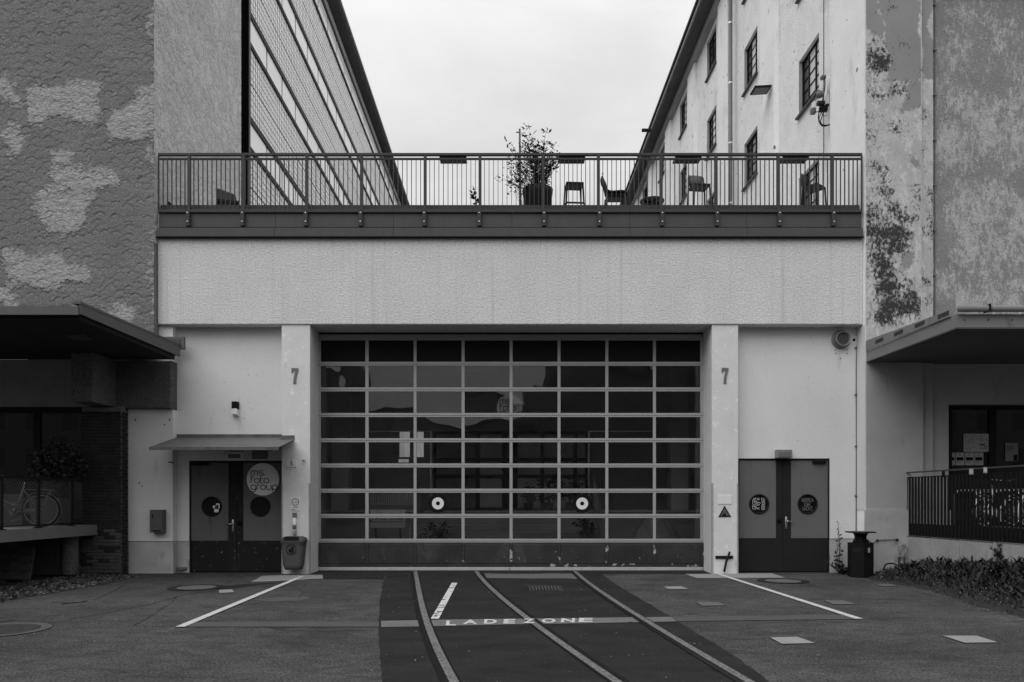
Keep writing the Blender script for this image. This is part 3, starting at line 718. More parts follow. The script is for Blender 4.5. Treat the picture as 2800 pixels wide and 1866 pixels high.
grid('pilaster_step', wx(2518, YP), wx(2551, -.02), 4.655, 13.0, .03, lambda a, b, h: np.stack([a, -.02 - h, b], -1), 'peeling_paint', rb, {'dark': lambda A, B: .9 * pxrects(darks, -.02, .14)(A, B), 'grey': pxrects(greys, -.02, .08)})
xw = wx(2551, .05)
rzz = lambda a, b, c, d, k: (2300 + a * .574, 2300 + b * .574, c * .574, d * .574, k)
wl_p = [rzz(470, 900, 440, 800, .72), rzz(500, 900, 890, 1250, .78), rzz(455, 900, 1240, 1480, .55), rzz(520, 640, 0, 110, .6), rzz(660, 800, 260, 330, .6), rzz(480, 640, 150, 360, .42), rzz(750, 1000, 60, 320, .38), rzz(820, 1100, 300, 460, .5)]
grid('front_wall', xw, 13.2, 4.655, 13.0, .04, lambda a, b, h: np.stack([a, .05 - h, b], -1), 'flaking_plaster', rb, {'patch': lambda A, B: .26 + .45 * pxrects(wl_p, .05, .25)(A, B)})
m = MB(); m.box(XR + .03, 13.2, .1, .5, 4.655, 13.0); m.box(13.2, 40, .05, .5, 0, 20.5); m.box(XR + .02, 13.2, YP, .5, 13.0, 20.5); m.build('upper_wall', 'right_infill', rb)
MB().box(wx(2518, YP) - .001, wx(2518, YP) + .02, YP, .0, 4.655, 13.0).build('pilaster_edge', 'peeling_paint', rb)
# lower wall under the canopy
M('lower_grey', .37, .9, .10, 1.2, .06, 60, .005, 45, dirt=(.24, 1.5, .58, (1.5, 1, .5)))
m = MB(); m.box(XR + .02, wx(2524, YP), YP, .5, -.2, 4.655); m.build('lower_pilaster', 'lower_grey', rb)
MB().box(wx(2524, YP) + .001, wx(2551, -.02), -.02, .5, -.2, 4.655).build('lower_step', 'lower_grey', rb)
m = MB(); m.box(xw, wx(2594, .05), .05, .5, -.2, 4.655); m.box(wx(2594, .05), 13.2, .05, .5, wz(1106, .05), 4.655); m.build('lower_wall', 'lower_grey', rb)
MB().box(XR - .02, wx(2600, YP), YP - .035, YP - .001, -.2, wz(1395, YP)).build('base_course', 'plinth', rb)
# side wall facing the yard: smooth piers, rough infill with windows
ROOF = 20.5
cols = [19.28 + 4.78 * k - D for k in range(9)]; rows_ = [8.95, 12.15, 15.36, 18.5]; WW, WH = 1.33, 1.53
YE = 46.0
piers = [(YP + .03, 1.72)] + [(5.0 + .75 + 4.78 * k - .15, 5.0 + .75 + 4.78 * k + 1.05) for k in range(9)]
for a, b in piers: MB().box(XR, XR + .45, a, b, 0, ROOF - .3).build('pier', 'right_smooth', rb)
m = MB(); XI = XR + .13
yc = sorted({1.72, YE} | {c for c in cols if c < YE} | {c + WW for c in cols if c + WW < YE}); zc = sorted({0, ROOF} | set(rows_) | {r + WH for r in rows_})
for i in range(len(yc) - 1):
    for j in range(len(zc) - 1):
        ym, zm = (yc[i] + yc[i + 1]) / 2, (zc[j] + zc[j + 1]) / 2
        if any(c < ym < c + WW for c in cols) and any(r < zm < r + WH for r in rows_): continue
        m.box(XI, XI + .32, yc[i], yc[i + 1], zc[j], zc[j + 1])
m.build('side_infill', 'right_infill', rb)
m = MB(); m.box(XI + .6, XI + .7, 1.7, YE, 0, ROOF); m.build('rooms_behind', 'room_dark', rb)
for ci, c in enumerate(cols):
    for ri, r in enumerate(rows_):
        if c + WW > YE: continue
        x = XI + .09
        w = MB(); 
        for (a, b, e, f) in ((c, c + .05, r, r + WH), (c + WW - .05, c + WW, r, r + WH), (c + .05, c + WW - .05, r, r + .05), (c + .05, c + WW - .05, r + WH - .05, r + WH), (c + .40, c + .46, r + .05, r + WH - .05), (c + .87, c + .93, r + .05, r + WH - .05)):
            w.box(x, x + .06, a, b, e, f)
        win = w.build('window', 'frame_dark', rb)
        b = MB()
        for k in range(1, 5): b.box(x + .01, x + .05, c + .05, c + WW - .05, r + k * WH / 5 - .012, r + k * WH / 5 + .012)
        b.build('glazing_bars', 'frame_dark', win)
        for k, (a, e) in enumerate(((c + .05, c + .40), (c + .46, c + .87), (c + .93, c + WW - .05))):
            MB().box(x + .03, x + .035, a, e, r + .05, r + WH - .05).build('pane', 'pane_dark' if k == 2 else 'pane_pale' if (ci + ri) % 3 != 2 else 'pane_dark', win)
        MB().box(XI - .09, XI + .09, c - .06, c + WW + .06, r - .045, r + .004).build('sill', 'fascia_metal', win)
        MB().box(XI - .002, XI + .088, c + WW - .004, c + WW - .0005, r + .005, r + WH - .001).build('far_reveal', 'reveal', win)
MB().box(7.30, XR + .5, YP - .6, YE, ROOF, ROOF + .08).build('eave_soffit', 'eave_soffit', rb)
MB().box(XR - .10, XR + .2, YP, YE, ROOF - .28, ROOF - .002).build('cornice', 'eave_trim', rb)
MB().box(7.24, 7.40, YP - .65, YE, ROOF + .082, ROOF + .22).build('gutter', 'eave_trim', rb)
MB().box(7.18, 10, YP - .7, YE, ROOF + .222, ROOF + .36).build('roof_edge', 'roof_dark', rb)
m = MB(); m.box(8.3, 40, .5, YE, ROOF, ROOF + .2); m.box(8.3, 40, YE - .3, YE, 0, ROOF); m.build('roof', 'roof_dark', rb)
dp = MB(); dp.smooth = True
dp.tube([(XR - .10, 9.62, 6.0), (XR - .10, 9.62, ROOF - .3)], .075, 10); dpo = dp.build('downpipe', 'downpipe', rb)
for z in (9.9, 12.0, 14.1, 16.2, 18.3): MB().lathe([(.082, 0), (.082, .05)], 10, (XR - .10, 9.62, z)).build('pipe_clamp', 'bolt_steel', dpo)
MB().tube([(7.2, 21.5, 20.45), (6.75, 21.5, 20.45)], .09, 8).build('spout', 'roof_dark', rb)
cb = MB(); cb.tube([(XI - .02, 2.35, 8.3), (XI - .02, 2.35, 17.0)], .008, 4); cb.build('wall_cable', 'black', rb)
dl = MB(); dl.tube([(xw + .03, .02, 4.9), (xw + .03, .02, 13.5)], .012, 5)
for k in range(9): dl.box(xw + .0, xw + .06, -.0, .05, 5.6 + k * 1.0, 5.63 + k * 1.0)
dl.build('lightning_rod', 'print_grey', rb)
# canopy on the right
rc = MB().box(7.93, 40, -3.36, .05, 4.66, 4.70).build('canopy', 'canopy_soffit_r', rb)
MB().box(7.90, 40, -3.39, .045, 4.701, 4.89).build('canopy_slab', 'canopy_soffit_r', rc)
m = MB(); m.prism([(7.875, -3.42, 4.67), (7.875, -3.42, 4.90), (7.875, -.105, 4.92), (7.875, -.105, 4.69)], (.024, 0, 0)); m.build('side_fascia', 'canopy_metal_r', rc)
m = MB(); m.prism([(7.865, -3.43, 4.645), (7.865, -3.43, 4.669), (7.865, -.105, 4.689), (7.865, -.105, 4.665)], (.03, 0, 0)); m.build('drip_edge', 'fascia_metal', rc)
MB().box(7.90, 40, -3.425, -3.391, 4.67, 4.90).build('front_fascia', 'canopy_metal_r', rc)
MB().box(7.90, 40, -3.435, -3.391, 4.64, 4.668).build('front_drip', 'fascia_metal', rc)
vs = MB(); vs.prism([(7.845, -3.25, 4.90), (7.845, -3.25, 5.02), (7.845, -.12, 5.14), (7.845, -.12, 4.93)], (.03, 0, 0)); vso = vs.build('vent_strip', 'canopy_metal_r', rc)
for k in range(4):
    y0 = -.55 - k * .78
    for j in range(4):
        z = 4.985 - .012 * k + j * .020; MB().box(7.835, 7.846, y0 - .34, y0, z, z + .008).build('louvre_slot', 'fascia_metal', vso)
m = MB(); m.smooth = True; m.tube([(7.86, -3.50, 4.98), (40, -3.50, 4.98)], .06, 10); m.build('gutter', 'canopy_metal_r', rc)
for k in range(7): MB().box(8.35 + k * .9, 8.38 + k * .9, -3.57, -3.40, 4.92, 5.045).build('gutter_hook', 'black', rc)
for k in range(14):
    MB().lathe([(.012, 0), (.012, .012)], 8, (8.0 + k * .42, -3.436, 4.80), 'y').build('screw', 'black', rc)
# shop front under the right canopy
sf = MB().box(wx(2594, .05), 13.2, .25, .32, wz(1106, .25) - .12, wz(1106, .25)).build('shop_window', 'frame_dark', rb)
ztop = wz(1106, .25) - .12
mull = [(wx(2594, .25), wx(2603, .25)), (wx(2705, .25), wx(2724, .25)), (wx(2905, .25), wx(2924, .25)), (13.1, 13.2)]
for a, b in mull: MB().box(a, b, .245, .325, .9, ztop - .001).build('mullion', 'frame_dark', sf)
for (a, b), (c, d) in zip(mull[:-1], mull[1:]):
    MB().box(b, c, .28, .287, .9, ztop - .002).build('pane', 'shop_glass', sf); MB().box(b + .001, c - .001, .275, .276 + .02, 1.0, 1.2).build('kick_rail', 'frame_dark', sf)
m = MB(); m.box(9.7, 17, 3.2, 3.3, .5, 4.3); m.box(9.7, 17, .51, 3.2, 1.0, 1.1); m.box(9.7, 17, .51, 3.2, 4.2, 4.3); m.box(9.6, 9.7, .51, 3.2, .5, 4.3); m.box(16.9, 17, .51, 3.2, 1.1, 4.2); m.build('shop_room', 'room_dark', rb)

# ------------------------------------------------------------------ gate building between the two
gb = thing('gate_building', 'low pale linking building with wide glazed gate and roof terrace', 'building', (0, .5, 0))
ZB0, ZB1 = wz(888, 0), wz(648, 0)
MB().cbox(-7.79, XR, 0, .95, ZB0, ZB1, .02).build('stucco_band', 'stucco', gb)
MB().box(-7.78, XR - .01, .02, .95, ZB1 + .001, 8.05).build('roof_edge_wall', 'stucco', gb)
MB().box(-7.78, XR - .01, .951, 16, 7.7, 8.04).build('terrace_slab', 'concrete', gb)
MB().box(-7.78, XR - .01, .16, .24, 8.051, wz(563, .2)).build('upstand', 'fascia_metal', gb)
seams = [433, 752, 1076, 1400, 1722, 2042, 2358]
for a, b in zip(seams[:-1], seams[1:]):
    x0, x1 = wx(a, -.06) + .002, wx(b, -.06) - .002
    MB().cbox(x0, x1, -.035, .019, wz(622, -.03), wz(578, -.03), .003).build('fascia_panel', 'fascia_metal', gb)
    MB().cbox(x0, x1, -.10, -.036, wz(647, -.10), wz(623, -.10), .004).build('lower_fascia_panel', 'fascia_metal', gb)
MB().box(-7.78, XR - .02, -.094, .0, wz(647, -.1) - .012, wz(647, -.1) - .001).build('fascia_lip', 'black', gb)
YW = .30
XLP0, XLP1 = wx(770, .03), wx(848, .03); XRP0, XRP1 = wx(1946.6, .03), wx(2018.7, .03)
MB().cbox(XLP0, XLP1, .03, .95, -.05, ZB0 - .001, .008).build('pillar', 'pillar_paint', gb)
MB().cbox(XRP0, XRP1, .03, .95, -.05, ZB0 - .001, .008).build('pillar', 'pillar_paint', gb)
# edge irons on the pillars
for x, (a, b) in ((XLP0, (0, .03)), (XLP1, (-.03, .004)), (XRP0, (-.004, .03)), (XRP1, (-.03, .0))):
    MB().box(x + a, x + b, .021, .06, .0, wz(1322, .03)).build('edge_iron', 'concrete', gb)
# left wall: flush panel beside the pier, then wall with the double door
dxl0, dxl1, dzl = wx(517, YW), wx(772, YW), wz(1260, YW)
m = MB(); m.box(-8.49, -7.49, .10, .5, wz(1480, .1), ZB0 - .002); m.build('side_panel', 'white_wall', gb)
MB().box(-8.49, -7.49, .12, .5, -.2, wz(1480, .1) - .002).build('side_panel_base', 'plinth', gb)
m = MB(); m.box(-7.489, XLP0 - .001, YW, .6, dzl, ZB0 - .002); m.box(-7.489, dxl0, YW, .6, wz(1480, YW), dzl); m.build('wall_panel', 'white_wall', gb)
MB().box(-7.489, dxl0, YW + .015, .6, -.2, wz(1480, YW) - .002).build('wall_base', 'plinth', gb)
dxr0, dxr1, dzr = wx(2018.7, YW), wx(2269, YW), wz(1254, YW)
m = MB(); m.box(XRP1 + .001, XR + .2, YW, .6, dzr, ZB0 - .002); m.box(dxr1, XR + .2, YW, .6, wz(1473, YW), dzr); m.build('wall_panel', 'white_wall', gb)
MB().box(dxr1, XR + .2, YW + .015, .6, -.2, wz(1473, YW) - .002).build('wall_base', 'plinth', gb)
MB().box(XR - .01, XR + .019, YP + .0, YW - .001, wz(1395, YP), 5.5).build('corner_strip', 'white_wall', gb)

def double_door(name, px, Y, X0, X1, top, split, panels, dark_mat, light_mat, circ, handle_px, kn_px, ylow, lab):
    """px = photo column -> metres; two leaves with pale fields, dark stile and kick plate, round windows"""
    fr = MB(); fr.box(X0 - .0, X0 + .03, Y - .02, Y + .1, 0, top); fr.box(X1 - .03, X1, Y - .02, Y + .1, 0, top); fr.box(X0 + .03, X1 - .03, Y - .02, Y + .1, top - .03, top)
    d = fr.build(name, dark_mat, gb)
    for a, b in ((X0 + .032, wx(split, Y) - .003), (wx(split, Y) + .003, X1 - .032)):
        MB().cbox(a, b, Y + .01, Y + .06, .02, top - .035, .005).build('leaf', dark_mat, d)
    for a, b in panels:
        MB().cbox(wx(a, Y), wx(b, Y), Y + .001, Y + .0095, wz(ylow, Y), top - .045, .003).build('field', light_mat, d)
    for cx, cy, r in circ:
        c = wp(cx, cy, Y); rr = r * (Y + D) / F
        m = MB(); m.smooth = True; m.lathe([(rr, .0), (rr, -.02), (rr * .93, -.03), (rr * .86, -.02), (rr * .86, .0)], 40, (c[0], Y + .001, c[2]), 'y'); m.build('window_ring', 'rubber', d)
        MB().disc((c[0], Y - .004, c[2]), rr * .9, 40).build('round_window', 'black_gloss', d)
    hx, hy, hd = handle_px; c = wp(hx, hy, Y)
    m = MB(); m.smooth = True; m.cbox(c[0] - .022, c[0] + .022, Y - .006, Y + .008, c[2] - .17, c[2] + .10, .004); m.build('handle_plate', 'steel', d)
    m = MB(); m.smooth = True; m.tube(fillet([(c[0], Y - .005, c[2]), (c[0], Y - .055, c[2]), (c[0] + hd * .15, Y - .055, c[2])], .015, 4), .011, 8); m.build('handle', 'chrome', d)
    k = wp(*kn_px, Y); m = MB(); m.smooth = True; m.lathe([(.055, .008), (.055, -.012), (.045, -.02)], 20, (k[0], Y, k[2]), 'y'); m.box(k[0] - .012, k[0] + .012, Y - .04, Y - .018, k[2] - .045, k[2] + .045); m.build('knob', 'black', d)
    return d
z5 = lambda x, y: (330 + x / 3.0145, 1080 + y / 3.0145)
z7 = lambda x, y: (1880 + x / 2.178, 880 + y / 2.178)
ld = double_door('double_door', None, .34, dxl0, dxl1, dzl, z5(955, 0)[0], [(z5(577, 0)[0], z5(887, 0)[0]), (z5(1011, 0)[0], z5(1325, 0)[0])], 'door_dark', 'door_light',
                 [(*z5(752, 921), 27.4), (*z5(1152, 921), 27.4)], (*z5(925, 1065), -1), z5(980, 1058), z5(0, 1203)[1], '')
rd = double_door('double_door', None, .34, dxr0, dxr1, dzr, z7(569, 0)[0], [(z7(305, 0)[0], z7(527, 0)[0]), (z7(617, 0)[0], z7(843, 0)[0])], 'door_clean', 'door_light2',
                 [(*z7(426, 1086), 27.2), (*z7(714, 1086), 27.2)], (*z7(588, 1188), 1), z7(546, 1183), z7(0, 1290)[1], '')
ld['label'] = 'scuffed double door with the round white sign'; rd['label'] = 'clean double door with scribbled round windows'
c = wp(*z5(650, 568), .3); MB().cbox(c[0] - .19, c[0] + .19, .27, .338, c[2] - .035, c[2] + .035).build('door_closer', 'black', ld)
c = wp(*z7(786, 833), .3); MB().cbox(c[0] - .15, c[0] + .15, .27, .338, c[2] - .035, c[2] + .035).build('door_closer', 'black', rd)
for y in (885, 905, 1405): 
    c = wp(*z7(850, y), .3); MB().lathe([(.014, -.06), (.014, .06)], 8, (c[0] - .005, .325, c[2])).build('hinge', 'frame_grey', rd)
for y in (635, 1388):
    c = wp(*z5(562, y), .3); MB().lathe([(.014, -.08), (.014, .08)], 8, (c[0], .325, c[2])).build('hinge', 'frame_grey', ld)
# scribbles on the right door's round windows, little stickers on the left one
def scribble(cx, cy, lines, r, dens, mat, rot=0.0):
    c = wp(cx, cy, .33); sc = r * (.33 + D) / F; m = MB(); ca, sa = math.cos(rot), math.sin(rot)
    for (tx, u, v, w, h) in lines:
        ux = np.array([ca, 0, sa]); uy = np.array([-sa, 0, ca])
        write(m, tx, np.array([c[0], .329, c[2]]) + ux * u * sc + uy * v * sc, ux, uy, w * sc, h * sc, dens)
    return m.build('scribble', mat, rd)
scribble(*z7(426, 1086), [('GEGEN', -.55, .26, 1.15, .42), ('x ey x', -.55, -.16, 1.15, .36), ('VERNUNFT', -.62, -.60, 1.25, .36)], 27.2, -.012, 'sign_white', R(90))
scribble(*z7(714, 1086), [('AREMUA', -.6, .18, 1.2, .42), ('DER', -.3, -.22, .6, .34), ('NACHT!', -.5, -.66, 1.0, .40)], 27.2, -.014, 'lid_light')
m = MB()
for a, b, e, f in ((785, 816, 896, 935), (760, 778, 913, 935), (771, 808, 942, 968)):
    p = wp(*z5(a, f), .33); q_ = wp(*z5(b, e), .33); m.box(p[0], q_[0], .328, .331, p[2], q_[2])
m.build('stickers', 'sign_white', ld)
m = MB(); p = wp(*z5(795, 925), .325); m.lathe([(.03, 0), (.02, -.001)], 8, (p[0], .326, p[2]), 'y'); m.box(p[0] - .012, p[0] + .03, .325, .327, p[2] + .01, p[2] + .05); m.build('sticker_print', 'print_black', ld)
# round white sign on the left door
c = wp(*z5(1171, 697), .32); rs = 134 / 3.0145 * (.32 + D) / F
sg = thing('round_sign', 'round white sign with black lettering on the left double door', 'sign', (c[0], .32, c[2]))
MB().lathe([(rs, .010), (rs, 0)], 56, (c[0], .328, c[2]), 'y').build('disc', 'sign_white', sg)
m = MB(); hx = 40 / 3.0145 * (.32 + D) / F
for tx, x, y in (('ms.', 1074, 664), ('foto.', 1074, 727), ('group', 1074, 781)):
    p = wp(*z5(x, y), .32); round_text(m, tx, p[0], .3265, p[2], hx * (.93))
m.build('lettering', 'print_black', sg)
# sloping metal door canopy
dc = MB(); B0 = (wx(482.6, YW), 3.02); B1 = (wx(805, YW), 3.02)
fx0, fx1 = -7.34, -4.70
dc.prism([(fx0, -1.3, 2.70), (fx1, -1.3, 2.70), (-4.77, .02, 2.965), (-7.50, .02, 2.965)], (0, 0, .018)); dco = dc.build('door_canopy', 'zinc', gb)
m = MB(); m.box(fx0, fx1, -1.315, -1.301, 2.655, 2.72); m.build('front_lip', 'zinc', dco)
m = MB(); m.prism([(-7.50, .02, 2.965), (-7.50, .02, 2.983), (-7.495, .295, 3.05), (-7.495, .295, 3.03)], (2.40, 0, 0)); m.build('rear_sheet', 'zinc', dco)
MB().box(-7.495, XLP0 - .002, .285, .299, 3.05, wz(1188, .3)).build('flashing', 'zinc', dco); MB().box(XLP0 + .001, -4.76, .012, .029, 2.985, wz(1191, .02)).build('flashing', 'zinc', dco)
for x in (-7.0, -6.05, -5.1):
    m = MB(); m.prism([(x, -1.2, 2.69), (x, .28, 2.98), (x, .28, 2.80)], (.03, 0, 0)); m.build('rib', 'fascia_metal', dco)

# sectional gate
YG = .75
gate = MB().box(wx(864, YG), wx(1926, YG), YG, YG + .05, wz(931, YG), wz(915, YG)).build('gate', 'gate_alu', gb, label='wide glazed sectional gate with grey bars')
colx = [(877, 999), (1008, 1131), (1139, 1262), (1270.5, 1393.3), (1401.7, 1524.5), (1532.8, 1655.3), (1663.5, 1785.5), (1793.6, 1915)]
rowy = [(931, 990), (1001, 1060), (1071, 1130), (1141, 1199), (1210, 1268), (1279, 1337), (1348, 1406), (1417, 1474)]
GL, GR = 864, 1926
for i in range(len(rowy)):
    y0 = rowy[i][1]; y1 = rowy[i + 1][0] if i < 7 else 1484
    z0, z1 = wz(y1, YG), wz(y0, YG); zm = z0 + (z1 - z0) * .38
    MB().cbox(wx(GL, YG), wx(GR, YG), YG - .012, YG + .05, zm + .003, z1, .004).build('rail', 'gate_alu', gate)
    MB().cbox(wx(GL, YG), wx(GR, YG), YG - .006, YG + .05, z0, zm - .002, .003).build('rail', 'gate_alu', gate)
edges = [GL] + [x for c_ in colx for x in c_] + [GR]
for i in range(0, len(edges), 2):
    for y0, y1 in rowy:
        MB().cbox(wx(edges[i], YG), wx(edges[i + 1], YG), YG - .004, YG + .05, wz(y1, YG) + .001, wz(y0, YG) - .001, .004).build('stile', 'gate_alu', gate)
for j, (y0, y1) in enumerate(rowy):
    for i, (a, b) in enumerate(colx):
        x0, x1, z0, z1 = wx(a, YG) - .005, wx(b, YG) + .005, wz(y1, YG) - .005, wz(y0, YG) + .005
        if j == 0:
            p = MB().box(x0, x1, YG + .03, YG + .034, z0, z1).build('mesh_panel', 'gate_dark', gate)
        else:
            pn = MB().box(x0, x1, YG + .022, YG + .026, z0, z1); ta, tb_ = rng.normal(0, .0035, 2)
            pn.v = [(p[0], p[1] + ta * (1 if p[0] > (x0 + x1) / 2 else -1) + tb_ * (1 if p[2] > (z0 + z1) / 2 else -1), p[2]) for p in pn.v]; pn.build('pane', 'gate_glass', gate)
m = MB()
for i, (a, b) in enumerate(colx):
    x0, x1, z0, z1 = wx(a, YG), wx(b, YG), wz(990, YG), wz(931, YG)
    k = 0
    while z0 + k * .022 < z1: m.box(x0, x1, YG + .022, YG + .028, z0 + k * .022, z0 + k * .022 + .006); k += 1
    k = 0
    while x0 + k * .022 < x1: m.box(x0 + k * .022, x0 + k * .022 + .006, YG + .0215, YG + .0285, z0, z1); k += 1
m.build('perforated_mesh', 'frame_dark', gate, kind='stuff')
MB().cbox(wx(GL - 2, YG), wx(GR + 2, YG), YG - .02, YG + .05, wz(1548, YG), wz(1484, YG) - .002, .004).build('kick_plate', 'gate_panel', gate)
for i, (a, b) in enumerate(colx): MB().cbox(wx(a, YG), wx(b, YG), YG - .030, YG - .0205, wz(1541, YG), wz(1489, YG), .006).build('kick_panel', 'gate_panel', gate)
for i in range(2, len(edges) - 1, 2):
    MB().cbox(wx(edges[i], YG) + .004, wx(edges[i + 1], YG) - .004, YG - .034, YG - .0206, wz(1545, YG), wz(1487, YG), .004).build('kick_stile', 'gate_worn' if i >= 6 else 'gate_panel', gate)
MB().box(wx(1390, YG), wx(1918, YG), YG - .026, YG - .0202, wz(1549.5, YG), wz(1541.5, YG)).build('worn_edge', 'gate_worn', gate)
MB().box(wx(872, YG), wx(1389, YG), YG - .026, YG - .0202, wz(1549.5, YG), wz(1541.5, YG)).build('worn_edge', 'gate_panel', gate)
MB().cbox(wx(869, YG), wx(1392.6, YG), YG - .035, YG + .0, wz(1560, YG), wz(1551, YG), .003).build('bottom_strip', 'gate_strip', gate); MB().cbox(wx(1393.6, YG), wx(1921, YG), YG - .035, YG + .0, wz(1560, YG), wz(1551, YG), .003).build('bottom_strip', 'gate_strip', gate)
for k in range(17):
    x = wx(875 + k * 65, YG); MB().lathe([(.008, 0), (.008, -.004)], 6, (x, YG - .035, wz(1556, YG)), 'y').build('screw', 'black', gate)
MB().box(wx(864, YG), wx(1926, YG), YG - .01, YG + .04, .0, wz(1560, YG) - .002).build('rubber_seal', 'rubber', gate)
MB().box(wx(855, YG), wx(1935, YG), YG + .055, YG + .3, wz(914, YG), 5.53).build('header_gap', 'black', gate)
for a, b in ((858, 863), (1927, 1933)): MB().box(wx(a, YG), wx(b, YG), YG - .01, YG + .04, .0, wz(985, YG)).build('guide_rail', 'gate_dark', gate)
for cx, cy in ((1197.6, 1377), (1591.7, 1377.3)):
    c = wp(cx, cy, YG - .002); k_ = (YG + D) / F
    st = MB().disc((c[0], YG - .016, c[2]), 26.3 * k_, 48).build('target_sticker', 'print_black', gate)
    MB().disc((c[0], YG - .018, c[2]), 16.3 * k_, 48, 'y', 5.6 * k_).build('sticker_ring', 'sign_white', st)
# side returns between pillar and gate
for a, b in ((XLP1 - .02, wx(864, YG)), (wx(1926, YG), XRP0 + .02)): MB().box(a, b, YG + .051, .96, 0, 5.5).build('jamb', 'pillar_paint', gb)

# ------------------------------------------------------------------ hall behind the gate
hall = MB(); hall.box(-7.7, 7.7, 10.0, 10.2, 0, 5.5); hall.box(-7.8, -7.7, .96, 10.2, 0, 5.5); hall.box(7.7, 7.8, .96, 10.2, 0, 5.5); hall.build('hall_walls', 'inner_wall', kind='structure')
MB().box(-7.8, 7.8, .96, 10.2, 5.5, 5.6).build('hall_ceiling', 'inner_wall', kind='structure')
MB().box(-7.7, 7.7, .81, 10.0, .0, .008).build('hall_floor', 'stair_stone', kind='structure')
for a, b in ((-4.4, XLP0 + .02), (XRP1 - .02, 4.5)): pass
m = MB(); m.box(-7.7, -2.45, 4.4, 10, .008, 1.30); m.box(2.35, 7.7, 4.4, 10, .008, 1.30); m.box(-2.45, 2.35, 3.25, 10, .008, 1.30); m.build('hall_dock', 'inner_dark', kind='structure')
m = MB(); m.box(-7.7, -2.45, 4.36, 4.6, 1.301, 1.36); m.box(2.35, 7.7, 4.36, 4.6, 1.301, 1.36); m.build('dock_edge', 'stair_nose', kind='structure')
stt = thing('entrance_stair', 'wide stone stair rising behind the middle of the gate', 'stair', (0, 2, 0))
for k in range(8):
    y = 1.0 + .28 * k; z = .17 * (k + 1)
    MB().box(-2.24, 2.17, y, y + .30 if k < 7 else 3.3, z - .16 if k else .009, z - .022).build('step', 'inner_dark', stt)
    MB().box(-2.26, 2.19, y - .03, y + .281 if k < 7 else 3.5, z - .0215, z).build('tread', 'stair_nose' if k != 6 else 'stair_stone', stt)
for x in (-2.33, 2.26):
    h = MB(); h.smooth = True; h.tube([(x, 1.0, .95), (x, 3.3, 2.3)], .025, 8); h.tube([(x, 1.0, .0), (x, 1.0, .95)], .022, 8); h.tube([(x, 3.3, 1.3), (x, 3.3, 2.3)], .022, 8); h.build('handrail', 'rack_steel', stt)
    b = MB()
    for k in range(18): y = 1.1 + k * .125; b.tube([(x, y, .1 + .59 * (y - 1.0)), (x, y, .95 + .587 * (y - 1.0))], .009, 5)
    b.build('balusters', 'rack_steel', stt)
for px_ in (933, 1855): 
    x = wx(px_, 5.4); tag(MB().cbox(x - .26, x + .26, 5.2, 5.7, 1.30, 5.49, .02).build('hall_column', 'inner_light'), 'square hall column behind the %s end of the gate' % ('left' if px_ < 1300 else 'right'), 'column', 'columns in the hall')
# glazed partition at the back of the hall
gw = thing('glazed_partition', 'dark framed glazed partition at the back of the hall', 'partition', (0, 8, 1.3))
YQ = 8.0
def fr(x0, x1, y0, y1, mat='frame_dark', nm='frame', Y=YQ): return MB().box(wx(x0, Y), wx(x1, Y), Y, Y + .06, wz(y1, Y), wz(y0, Y)).build(nm, mat, gw)
for a, b in ((1185, 1193), (1300, 1312), (1372, 1388), (1393, 1415), (1478, 1488), (1568, 1578), (1600, 1612)): fr(a, b, 1188, 1390)
fr(1185, 1612, 1180, 1187.5); fr(1185, 1612, 1252, 1262, Y=YQ - .07); fr(1185, 1612, 1298, 1308, Y=YQ - .07)
for a, b, mt in ((1194, 1300, 'inner_dark'), (1313, 1372, 'inner_wall'), (1416, 1477, 'inner_light'), (1489, 1567, 'inner_light'), (1579, 1599, 'inner_light')): fr(a, b, 1189, 1388, mt, 'panel', YQ + .01)
lp = fr(1093, 1120, 1181, 1250, 'glow_pane', 'window', YQ - .3); fr(1131, 1158, 1181, 1250, 'glow_pane', 'window', YQ - .3); fr(1090, 1117, 1256, 1265, 'glow_pane', 'window', YQ - .3); fr(1070, 1092, 1205, 1250, 'inner_light', 'panel', YQ - .3)  # glowing panes put in for the bright, partly mirrored area
for x in (1371, 1415): MB().box(wx(x, 7.9), wx(x + 4, 7.9), 7.9, 7.95, wz(1298, 7.9), wz(1287, 7.9)).build('pull_handle', 'sign_white', gw)
for x0, x1 in ((1008, 1178), (1610, 1785)):
    b_ = x1 if x0 < 1300 else x0
    m = MB(); Yb = 3.4; m.box(wx(x0, Yb), wx(x1, Yb), Yb, Yb + .04, wz(1181, Yb), wz(1178.5, Yb)); m.box(wx(b_, Yb) - .02, wx(b_, Yb) + .02, Yb, Yb + .04, 1.31, wz(1181, Yb) - .001)
    tag(m.build('steel_goalpost', 'rack_steel'), 'thin steel portal frame at the %s side of the stair' % ('left' if x0 < 1300 else 'right'), 'frame')
# hanging round sign, delivery sign, radiator, covered heap, plants
YH = 1.2; c = wp(1393.5, 1114.5, YH); rs2 = 35.5 * (YH + D) / F
hs = thing('hanging_round_sign', 'round pale sign hanging in the hall behind the upper gate panes', 'sign', (c[0], YH, c[2]))
MB().lathe([(rs2, .02), (rs2, 0)], 48, (c[0], YH, c[2]), 'y').build('disc', 'sign_white', hs)
m = MB(); hh = rs2 * .30
for tx, dz in (('ms.', .28), ('foto.', -.22), ('group', -.62)): round_text(m, tx, c[0] - rs2 * .74, YH - .003, c[2] + rs2 * dz, hh)
m.build('lettering', 'print_black', hs); MB().tube([(c[0], YH + .01, c[2] + rs2), (c[0], YH + .01, 5.5)], .004, 4).build('wire', 'steel', hs)
p0 = wp(1013, 1444, 1.25); p1 = wp(1108, 1394, 1.25)
ds = thing('delivery_sign', 'white board lettered in black behind the lower left gate panes', 'sign', (p0[0], 1.25, 0))
